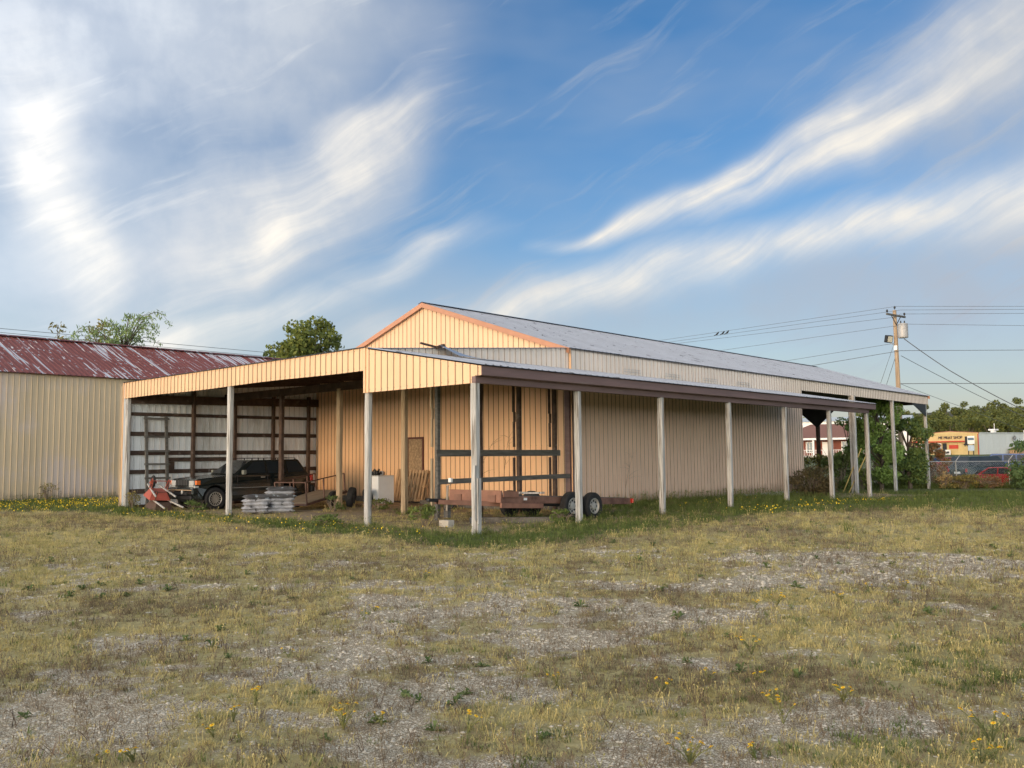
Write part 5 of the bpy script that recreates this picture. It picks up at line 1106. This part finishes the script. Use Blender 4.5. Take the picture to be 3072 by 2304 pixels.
# porch house
HD = 140.; hp = at_d(2470, 1366, HD); house = thing('porch_house', 'red brick house with brown hipped roof and white columned porch', 'house', hp, YAW-.62)
b = MB(); b.box(-7,1.8,-1,7,9,2.75); b.build('wall', BRICK, house)
b = MB(); b.add([(-7.6,-.5,2.75),(7.6,-.5,2.75),(7.6,9.6,2.75),(-7.6,9.6,2.75),(-3.2,4.5,5.1),(3.2,4.5,5.1)], [(0,1,5,4),(1,2,5),(2,3,4,5),(3,0,4),(0,3,2,1)]); b.build('roof', SHG, house)
b = MB(); b.box(-7.6,-.55,2.45,7.6,-.35,2.76); b.box(-7.6,-.34,2.70,7.6,1.8,2.745); b.build('porch_fascia', WPAINT, house)
for x in (-7.2,-4.3,-1.4,1.5,4.3,7.2): b = MB(); b.box(x-.14,-.45,-.6,x+.14,-.17,2.45); b.build('column', WPAINT, house)
b = MB(); b.box(-7.4,-.6,-1,7.4,1.8,-.02); b.build('porch_floor', CONC, house)
for x in (-5.6,-2.6,3.,5.6): 
    b = MB(); b.box(x-.5,1.72,.5,x+.5,1.79,2.1); w_ = b.build('window', DKGL, house)
    b = MB(); b.box(x-.62,1.66,.4,x-.42,1.719,2.2); b.box(x+.42,1.66,.4,x+.62,1.719,2.2); b.box(x-.42,1.66,2.1,x+.42,1.719,2.2); b.box(x-.42,1.66,.4,x+.42,1.719,.5); b.box(x-.04,1.67,.5,x+.04,1.718,2.1); b.build('window_frame', WPAINT, w_)
b = MB(); b.box(-.6,1.7,0,.6,1.79,2.15); b.build('front_door', WPAINT, house)
b = MB()
for x in np.arange(-4.2, 7.2, .35): b.box(x-.025,-.36,-.02,x+.025,-.30,.8)
b.box(-4.3,-.37,.8,7.2,-.29,.87); b.build('porch_railing', WPAINT, house)
b = MB()
for k in range(4): b.box(-4.2+.4*k, -1.9+.3*k, -1.0, -2.6+.1*k, -1.6+.3*k, -.75+.2*k)
b.build('porch_steps', WPAINT, house)
wb = thing('white_hall', 'long low white building behind the brown-roofed house', 'building', at_d(2520, 1340, 178), YAW-.5); b = MB(); b.box(-13,0,-3,13,10,5.2); b.build('wall', WPAINT, wb); b = MB(); b.add([(-13.4,-.4,5.2),(13.4,-.4,5.2),(13.4,10.4,5.2),(-13.4,10.4,5.2),(-13.4,5,6.2),(13.4,5,6.2)], [(0,1,5,4),(2,3,4,5),(1,2,5),(3,0,4),(0,3,2,1)]); b.build('roof', GRW, wb)
for k in range(4): b = MB(); b.box(-9+k*5,-.04,2.6,-7.8+k*5,-.005,3.8); b.build('window', DKGL, wb)
# ------------------------------------------------------------------ grass, weeds, gravel stones (instanced from prototypes)
def blade_tuft(seed, n, h, spread, wd, curl, stalks=0):
    r = random.Random(seed); b = MB()
    for k in range(n):
        a = r.uniform(0, 6.283); d = V((math.cos(a), math.sin(a), 0)); o = V((r.gauss(0, spread*.5), r.gauss(0, spread*.5), 0)); hh = h*r.uniform(.45, 1.15); ln = hh*curl*r.uniform(.3, 1.5)
        s = V((-d.y, d.x, 0))*wd*r.uniform(.7, 1.3); p1 = o+d*ln*.35+V((0,0,hh*.62)); p2 = o+d*ln+V((0,0,hh*r.uniform(.8, 1.)))
        b.add([o-s*.5, o+s*.5, p1+s*.4, p1-s*.4, p2], [(0,1,2,3), (3,2,4)])
    for k in range(stalks):
        a = r.uniform(0, 6.283); o = V((r.gauss(0, spread*.5), r.gauss(0, spread*.5), 0)); e = o+V((math.cos(a)*h*.5, math.sin(a)*h*.5, h*r.uniform(1.1, 1.7))); b.tube([o, e], [wd*.5, wd*.3], 3, False)
        b.tube([e, e+V((0,0,h*.18))], [wd*1.6, wd*.5], 4)
    return b
def gmat(name, c1, c2, trans=.3):
    m = bpy.data.materials.new(name); m.use_nodes = True; t = m.node_tree; p = t.nodes['Principled BSDF']; out = t.nodes['Material Output']
    oi = N(t, 'ShaderNodeObjectInfo'); geo = N(t, 'ShaderNodeNewGeometry')
    f = mth(t, 'ADD', mth(t, 'MULTIPLY', oi.outputs['Random'], .6), mth(t, 'MULTIPLY', geo.outputs['Random Per Island'], .4))
    c = mixc(t, f, c1, c2); sock(t, p.inputs['Base Color'], c); p.inputs['Roughness'].default_value = .7; p.inputs['Specular IOR Level'].default_value = .2
    tr = N(t, 'ShaderNodeBsdfTranslucent'); sock(t, tr.inputs[0], c); mx = N(t, 'ShaderNodeMixShader'); mx.inputs[0].default_value = trans
    t.links.new(p.outputs[0], mx.inputs[1]); t.links.new(tr.outputs[0], mx.inputs[2]); t.links.new(mx.outputs[0], out.inputs[0]); return m
GD = gmat('dry_grass', (.36,.295,.115), (.76,.635,.28)); GB = gmat('brown_grass', (.10,.078,.05), (.31,.24,.15)); GG = gmat('green_grass', (.078,.112,.03), (.175,.22,.062)); GO = gmat('olive_grass', (.22,.215,.08), (.48,.44,.18))
GST = pmat('gravel_stone', (.57,.51,.40), .9, var=.2, vscale=30)
def stone(seed):
    r = random.Random(seed); bm = bmesh.new(); bmesh.ops.create_icosphere(bm, subdivisions=1, radius=1)
    for v in bm.verts: v.co = V((v.co.x*r.uniform(.75,1.2), v.co.y*r.uniform(.6,1.), v.co.z*r.uniform(.4,.65)))
    me = bpy.data.meshes.new('stone'); bm.to_mesh(me); bm.free(); return me
def proto(name, me, mat):
    me.materials.clear(); me.materials.append(mat); o = bpy.data.objects.new(name, me); return o
PROT = {}
def mk(kind, mat, specs):
    L = []
    for i, sp in enumerate(specs):
        b = blade_tuft(*sp); me = bpy.data.meshes.new(kind); me.from_pydata([tuple(v) for v in b.v], [], b.f); L.append(proto(f'{kind}_{i}', me, mat))
    PROT[kind] = L
mk('dry', GD, [(1, 18, .032, .06, .004, 1.3), (2, 24, .028, .08, .0035, 1.6), (3, 14, .045, .05, .004, .9, 2)])
mk('brown', GB, [(4, 14, .034, .06, .004, 1.2, 2), (5, 18, .028, .07, .004, 1.4), (6, 9, .055, .05, .003, .7, 4)])
mk('green', GG, [(7, 18, .045, .07, .005, .9), (8, 24, .038, .08, .005, 1.), (9, 14, .07, .06, .005, .8)])
mk('olive', GO, [(10, 18, .036, .07, .0045, 1.1), (11, 22, .03, .08, .004, 1.2), (12, 12, .055, .06, .004, .8, 2)])
mk('tall', GG, [(13, 22, .24, .10, .008, .6, 2), (14, 26, .20, .12, .008, .7)])
def stalk_proto(seed):
    r = random.Random(seed); b = MB()
    for k in range(r.randint(3, 6)):
        a = r.uniform(0, 6.283); o = V((r.gauss(0, .02), r.gauss(0, .02), 0)); m_ = o+V((math.cos(a)*.03, math.sin(a)*.03, r.uniform(.04, .08))); e = m_+V((math.cos(a+.5)*.03, math.sin(a+.5)*.03, r.uniform(.02, .06)))
        b.tube([o, m_, e], [.0028, .0022, .001], 3, False); f = m_+V((r.uniform(-.04,.04), r.uniform(-.04,.04), r.uniform(.01,.05))); b.tube([m_, f], [.002, .001], 3, False)
    return b
def rosette_proto(seed):
    r = random.Random(seed); b = MB()
    for k in range(r.randint(9, 14)):
        a = r.uniform(0, 6.283); L_ = r.uniform(.04, .085); w_ = L_*r.uniform(.16, .28); d = V((math.cos(a), math.sin(a), 0)); s = V((-d.y, d.x, 0)); h = r.uniform(.01, .06)
        b.add([V((0,0,.004)), d*L_*.5+s*w_+V((0,0,h)), d*L_+V((0,0,h*.6)), d*L_*.5-s*w_+V((0,0,h))], [(0,1,2,3)])
    return b
for kind, fn, mat in (('stalk', stalk_proto, gmat('dead_stalk', (.09,.065,.045), (.22,.16,.11), .1)), ('rosette', rosette_proto, gmat('broad_weed', (.07,.11,.035), (.17,.21,.075), .25))):
    PROT[kind] = []
    for i in range(4):
        b = fn(70+i); me = bpy.data.meshes.new(kind); me.from_pydata([tuple(v) for v in b.v], [], b.f); PROT[kind].append(proto(f'{kind}_{i}', me, mat))
PROT['stone'] = [proto(f'stone_{i}', stone(i), GST) for i in range(4)]
def scatter(name, label, cat, kind, P_, S_, parent=None):
    """one object whose points carry instances of the prototypes"""
    n = len(P_); me = bpy.data.meshes.new(name); me.from_pydata(list(map(tuple, P_)), [], [])
    rot = np.zeros((n, 3), np.float32); rot[:,2] = RN.uniform(0, 6.283, n); rot[:,0] = RN.normal(0, .12, n); rot[:,1] = RN.normal(0, .12, n)
    a = me.attributes.new('rot', 'FLOAT_VECTOR', 'POINT'); a.data.foreach_set('vector', rot.ravel())
    a = me.attributes.new('sz', 'FLOAT', 'POINT'); a.data.foreach_set('value', np.asarray(S_, np.float32))
    a = me.attributes.new('idx', 'INT', 'POINT'); a.data.foreach_set('value', RN.integers(0, len(PROT[kind]), n).astype(np.int32))
    o = add_obj(name, me); tag(o, label, cat, kind='stuff')
    g = bpy.data.node_groups.new(name, 'GeometryNodeTree'); g.interface.new_socket('Geometry', in_out='INPUT', socket_type='NodeSocketGeometry'); g.interface.new_socket('Geometry', in_out='OUTPUT', socket_type='NodeSocketGeometry')
    gi = g.nodes.new('NodeGroupInput'); go_ = g.nodes.new('NodeGroupOutput'); ip = g.nodes.new('GeometryNodeInstanceOnPoints'); gt = g.nodes.new('GeometryNodeGeometryToInstance')
    for pr in reversed(PROT[kind]):
        oi = g.nodes.new('GeometryNodeObjectInfo'); oi.inputs['Object'].default_value = pr; oi.inputs['As Instance'].default_value = True; g.links.new(oi.outputs['Geometry'], gt.inputs[0])
    def na(nm, ty):
        q = g.nodes.new('GeometryNodeInputNamedAttribute'); q.data_type = ty; q.inputs['Name'].default_value = nm; return q.outputs['Attribute']
    g.links.new(gi.outputs[0], ip.inputs['Points']); g.links.new(gt.outputs[0], ip.inputs['Instance']); ip.inputs['Pick Instance'].default_value = True
    g.links.new(na('idx', 'INT'), ip.inputs['Instance Index']); g.links.new(na('rot', 'FLOAT_VECTOR'), ip.inputs['Rotation']); g.links.new(na('sz', 'FLOAT'), ip.inputs['Scale'])
    g.links.new(ip.outputs[0], go_.inputs[0]); md = o.modifiers.new('scatter', 'NODES'); md.node_group = g; return o
from bisect import bisect_right
def gh(x, y):
    """height of the ground sheet itself (bilinear)"""
    i = np.clip(np.searchsorted(gx, x)-1, 0, nx-2); j = np.clip(np.searchsorted(gy, y)-1, 0, ny-2)
    fx = (x-gx[i])/(gx[i+1]-gx[i]); fy = (y-gy[j])/(gy[j+1]-gy[j])
    return (Zg[j,i]*(1-fx)+Zg[j,i+1]*fx)*(1-fy)+(Zg[j+1,i]*(1-fx)+Zg[j+1,i+1]*fx)*fy
def field(d0, d1, dens, wide=1.0):
    """random ground points in a wedge of depth d0..d1 a bit wider than the photo shows"""
    A = (d1*d1-d0*d0)*wide; n = int(A*dens); d = np.sqrt(RN.uniform(d0*d0, d1*d1, n)); l = RN.uniform(-wide, wide, n)*d
    x = CAM[0]+VDIR[0]*d+PDIR[0]*l; y = CAM[1]+VDIR[1]*d+PDIR[1]*l; return x, y, d
acc = {k: ([], []) for k in ('dry', 'brown', 'green', 'olive', 'tall', 'stone', 'stalk', 'rosette')}
def put(k, x, y, s):
    acc[k][0].append(np.stack([x, y, gh(x, y)-.003], 1)); acc[k][1].append(s)
for d0, d1, dens, sz in ((3.4, 7., 420, .9), (7., 11., 230, 1.05), (11., 17., 120, 1.3), (17., 27., 55, 1.6), (27., 46., 16, 2.3)):
    x, y, d = field(d0, d1, dens); g_, gr_, so_ = masks(x, y); u = RN.random(len(x)); cl = fbm(x*1.6, y*1.6, 40, 3)
    ok = ~((x < -22.2) & (y > -14)) & ~((x > -13.2) & (x < -.05) & (y > 7.7) & (y < 24.2))
    keep = ok & (u < (1-.72*np.clip(g_*1.3, 0, 1))*(1-.9*so_)*np.clip(.55+1.2*(cl-.35), .15, 1.))
    x, y, d, g_, gr_, cl = [q[keep] for q in (x, y, d, g_, gr_, cl)]; u = RN.random(len(x)); br_ = fbm(x*.7, y*.7, 60, 4); v_ = RN.random(len(x))
    green = u < np.clip((gr_-.25)*1.5, .03, .93); brown = ~green & (v_ < np.clip((br_-.40)*2.6+.55*g_+.10*(d < 11), .05, .85)); olive = ~green & ~brown & (RN.random(len(x)) < np.where(d < 11, .2, .36))
    dry = ~green & ~brown & ~olive
    for k, m_ in (('green', green), ('brown', brown), ('olive', olive), ('dry', dry)):
        put(k, x[m_], y[m_], sz*RN.uniform(.6, 1.25, m_.sum())*(1+(.35 if k == 'green' else 0)*gr_[m_]))
# taller grass at posts, wall feet and along the fence
def strip(xa, ya, xb, yb, wd, n, s0, s1):
    t = RN.random(n); x = xa+(xb-xa)*t+RN.normal(0, wd, n); y = ya+(yb-ya)*t+RN.normal(0, wd, n); put('tall', x, y, RN.uniform(s0, s1, n))
strip(.5, 9, .5, 24, .25, 700, .5, 1.15); strip(3.6, -.2, 3.7, 22, .30, 900, .25, .6); strip(2.6, 8.5, 2.6, 22, .9, 1500, .4, .9); strip(-21.6, -6, -21.6, 6, .25, 500, .4, .9); strip(-13, -.25, 3.6, -.2, .18, 420, .2, .55)
strip(1.5, 3, 3.0, 7, .35, 420, .3, .8); strip(-1.5, 24, -6, 40, 1.6, 700, .6, 1.5); strip(FA.x, FA.y, FB.x, FB.y, .4, 900, .9, 2.2)
for q in ((3.62,.09),(3.62,3.58),(3.62,7.22),(3.62,10.95),(3.62,14.74),(3.62,18.47),(-.02,.09),(-6.38,.09),(-13.08,.1),(-6.08,3.73),(-2.94,3.73)): strip(q[0]-.1, q[1], q[0]+.1, q[1], .13, 26, .25, .7)
for d0, d1, dens, s_ in ((3.4, 7., 3600, .0062), (7., 11., 1700, .0085), (11., 17., 520, .0125)):
    x, y, d = field(d0, d1, dens); g_, gr_, so_ = masks(x, y); k = RN.random(len(x)) < np.clip(g_*1.25, .06, 1); x, y = x[k], y[k]
    put('stone', x, y, s_*np.clip(RN.lognormal(-.25, .62, len(x)), .25, 3.0))
for d0, d1, ds, dr in ((3.4, 8., 15, 2.2), (8., 14., 6, 1.2), (14., 24., 1.2, .5)):
    x, y, d = field(d0, d1, ds); g_, gr_, so_ = masks(x, y); k = (RN.random(len(x)) < .35+.65*fbm(x*.8, y*.8, 81, 3)) & (so_ < .2) & (x > -22); put('stalk', x[k], y[k], RN.uniform(.35, .95, k.sum()))
    x, y, d = field(d0, d1, dr); g_, gr_, so_ = masks(x, y); k = (fbm(x*.6, y*.6, 83, 3) > .45) & (so_ < .2) & (x > -22); put('rosette', x[k], y[k], RN.uniform(.5, 1.5, k.sum()))
for k, lb in (('stalk', 'dark dead weed stalks dotted over the lot'), ('rosette', 'small broad-leaved weeds dotted over the lot'), ('dry', 'short dry tan grass across the lot'), ('brown', 'withered brown grass and stalks across the lot'), ('green', 'short green grass along the barn and on the lawn'), ('olive', 'fading olive grass across the lot'), ('tall', 'taller green grass at the posts, walls and fence'), ('stone', 'loose pale gravel stones in the bare patches')):
    scatter({'stone': 'gravel', 'stalk': 'dead_stalks', 'rosette': 'broadleaf_weeds'}.get(k, k+'_grass'), lb, {'stone': 'gravel', 'stalk': 'stalks', 'rosette': 'weeds'}.get(k, 'grass'), k, np.concatenate(acc[k][0]), np.concatenate(acc[k][1]))
# ------------------------------------------------------------------ yellow wildflowers
FLY = pmat('yellow_petal', (.85,.60,.02), .55, var=.15, vscale=20); FLC = pmat('flower_centre', (.45,.22,.01), .8); STM = leafmat('flower_stem', (.17,.19,.08))
def flower_plant(p, h, nb, label, seed, spread=.10):
    r = random.Random(seed); t = thing('wildflower', label, 'wildflower', p, r.uniform(0, 6), 'yellow wildflowers on the lot'); st_ = MB(); lf = MB(); rng = np.random.default_rng(seed)
    bl = []
    for k in range(nb):
        a = r.uniform(0, 6.28); q = V((math.cos(a)*spread*r.uniform(.2, 1.), math.sin(a)*spread*r.uniform(.2, 1.), h*r.uniform(.75, 1.05))); m_ = V((q.x*.4, q.y*.4, q.z*.55)); st_.tube([(0,0,0), m_, q], [.0035,.003,.002], 4, False); bl.append(q)
        leaves(st_, np.array([tuple(m_.lerp(q, s_)) for s_ in rng.uniform(-.6, .75, 6)])+rng.normal(size=(6,3))*.008, .008, rng, 4., -.3)
    add_obj('stems', fast_mesh(st_, 'stems', STM), t)
    for q in bl:
        f = MB(); tl = Matrix.Translation(q) @ Matrix.Rotation(r.uniform(-.5,.5), 4, 'X') @ Matrix.Rotation(r.uniform(-.5,.5), 4, 'Y'); R_ = r.uniform(.012,.017)
        for i in range(9):
            a = 6.283*i/9; c, s = math.cos(a), math.sin(a); f.add([(0,0,.001),(R_*.6*math.cos(a-.3),R_*.6*math.sin(a-.3),.004),(R_*c*1.05,R_*s*1.05,.002),(R_*.6*math.cos(a+.3),R_*.6*math.sin(a+.3),.004)], [(0,1,2,3)], tl)
        fo = add_obj('bloom', f.mesh('bloom', FLY), t)
        f = MB(); f.add([(0,0,.012)]+[(R_*.45*math.cos(6.283*i/7), R_*.45*math.sin(6.283*i/7), .004) for i in range(7)], [(0, i+1, (i+1) % 7+1) for i in range(7)], tl); add_obj('disc', f.mesh('disc', FLC), fo)
FLOW = [(1030, 2185, .24, 8, 'wildflower clump with the most blooms, low in the left centre of the lot'), (1402, 2185, .20, 4, 'tall slim wildflower below the middle of the photo'), (765, 2115, .20, 4, 'open wildflower pair in gravel at the lower left'), (700, 2165, .17, 3, 'small wildflower just below the open pair at lower left'), (640, 2215, .14, 3, 'small wildflower between the open pair and the bottom edge'),
    (400, 2290, .16, 4, 'wildflower clump at the bottom edge, far left'), (288, 2300, .10, 2, 'tiny wildflower at the bottom edge left of its neighbour'), (1145, 2175, .18, 3, 'faint wildflower right of the many-bloomed clump'), (2255, 1950, .26, 7, 'bright wildflower clump standing alone right of centre'), (2270, 2035, .16, 4, 'wildflower pair beneath the bright clump right of centre'),
    (2125, 2030, .18, 3, 'wildflower left of the pair beneath the bright clump'), (1985, 2060, .16, 4, 'wildflower in dry grass just left of the lot centre-right'), (1670, 2040, .15, 4, 'wildflower at the gravel edge just right of the photo middle'), (2530, 2105, .22, 6, 'wildflower clump in dark grass at right, above the corner ones'), (2350, 2165, .28, 6, 'tall yellow wildflower stalks in the lower right'), (2320, 2110, .16, 4, 'low wildflower above the tall stalks in the lower right'),
    (2975, 2235, .34, 9, 'big wildflower clump in the lower right corner'), (2070, 2290, .22, 9, 'broad wildflower clump at the bottom edge right of middle'), (2265, 2270, .12, 3, 'small wildflower at the bottom edge beside the broad clump'), (2945, 2310, .16, 6, 'wildflower at the very bottom of the right corner'), (2330, 1815, .22, 8, 'wildflower clump on gravel in the right middle ground'), (2265, 1820, .14, 3, 'small wildflower left of the right middle-ground clump'),
    (2530, 1800, .18, 6, 'wildflower clump right of the right middle-ground clump'), (2610, 1770, .18, 5, 'faint wildflower patch farther right on the gravel'), (2715, 1755, .18, 6, 'small wildflower patch near the right edge gravel'), (1325, 1650, .26, 6, 'lone wildflower in dry grass before the corner post'), (1090, 1855, .16, 2, 'tiny wildflower in gravel at the left centre'), (1125, 1828, .12, 3, 'low orange-yellow wildflower at left centre of the lot'), (1275, 1730, .18, 5, 'pale wildflower clump left of the photo middle'), (865, 1965, .14, 2, 'single wildflower left of the photo middle in gravel')]
for k, (px, py, h, nb, lb) in enumerate(FLOW):
    p = on_z(px, min(py+10, 2300)); p.z = float(gh(np.array([p.x]), np.array([p.y]))[0]); flower_plant(p, h*.55, nb, lb, 300+k, .05+.012*nb)
# carpet of tiny yellow flowers along the shed and the posts
b = MB(); rng = np.random.default_rng(77)
def fl_carpet(x, y, s):
    z = gh(x, y)+rng.uniform(.05, .16, len(x)); leaves(b, np.stack([x, y, z], 1), s, rng, 1.)
x = rng.uniform(-21.6, -13.6, 800); y = -1.2+rng.normal(0, 1.5, 800); fl_carpet(x, y, .035)
x = rng.normal(-17.5, 2., 500); y = 1.5+rng.normal(0, 1.6, 500); fl_carpet(x, y, .04)
x = rng.uniform(-12, 3, 260); y = -1.0+rng.normal(0, .6, 260); fl_carpet(x, y, .028)
x = 5.2+rng.normal(0, .5, 240); y = rng.uniform(9, 20, 240); fl_carpet(x, y, .035); x = 2.2+rng.normal(0, .5, 90); y = rng.uniform(10.5, 15, 90); fl_carpet(x, y, .03)
o = add_obj('flower_carpet', fast_mesh(b, 'flower_carpet', FLY)); tag(o, 'scattering of tiny yellow flowers along the shed and barn', 'flowers', kind='stuff')
# ------------------------------------------------------------------ weeds and bare saplings round the barn
WD = leafmat('weed_leaf', (.12,.17,.055))
for k, (x, y, w_, h_, m_, nl, lb) in enumerate(((1.25, .75, .75, .55, WD, 420, 'leafy weed beside the concrete block'), (-5.2, 4.6, .8, .35, WD, 380, 'low leafy weed at the foot of the inner carport post'), (-.9, -.35, .9, .30, WD, 360, 'flowering weed right of the front carport post'), (-3.9, 6.2, .9, .45, WD, 320, 'weed by the timbers under the gable wall'),
        (3.35, 3.25, .7, .35, WD, 300, 'leafy weed at the trailer wheel by the second lean-to post'), (-5.5, 3.1, .7, .45, WD, 260, 'thin weed right of the bag pile'), (-9.2, .5, .8, .35, WD, 260, 'weed below the SUV front bumper'), (-20.8, .4, 1.0, .8, LO, 160, 'wispy weed against the shed wall, nearer the carport'), (-21.2, -3.1, 1.2, .9, LO, 160, 'wispy weed against the shed wall at far left'),
        (-12.4, .0, .6, .7, LO, 160, 'wispy weed at the left carport post'))):
    p = V((x, y, float(gh(np.array([x]), np.array([y]))[0]))); shrub('weed', lb, p, w_, h_, m_, nl, .035, 60+k, 12, 'weed', 'weeds round the barn', 2.8, 10)
def sapling(x, y, h, label, seed, lean):
    r = random.Random(seed); t = thing('bare_sapling', label, 'sapling', (x, y, 0)); b = MB(); P_ = [V((lean[0]*q*q, lean[1]*q*q, h*q)) for q in np.linspace(0, 1, 7)]
    b.tube(P_, [.012,.011,.010,.008,.006,.004,.002], 5); b.build('stem', TWIG, t)
    for k in range(9):
        q = P_[r.randint(2, 5)].lerp(P_[6], r.uniform(0, .6)); e = q+V((r.uniform(-.4,.4), r.uniform(-.4,.4), r.uniform(.05,.35))); b = MB(); b.tube([q, q.lerp(e, .5)+V((0,0,.04)), e], [.005,.004,.0015], 4); b.build('twig', TWIG, t)
sapling(.35, 10.1, 1.75, 'thin bare sapling against the long barn wall behind the trailer', 1, (.05, .5)); sapling(-3.6, 7.3, 2.2, 'thin bare sapling leaning by the upright pallet', 2, (.9, .0)); sapling(-2.4, 7.35, 2.4, 'bare branching sapling against the gable wall', 3, (.4, -.1))
b = MB()
gcl = on_z(2550, 1600); 
t = thing('grass_clump', 'spiky green grass clump standing alone on the lot at right', 'grass clump', (gcl.x, gcl.y, 0)); bt_ = blade_tuft(91, 40, .30, .12, .008, .5); bt_.build('blades', GG, t)
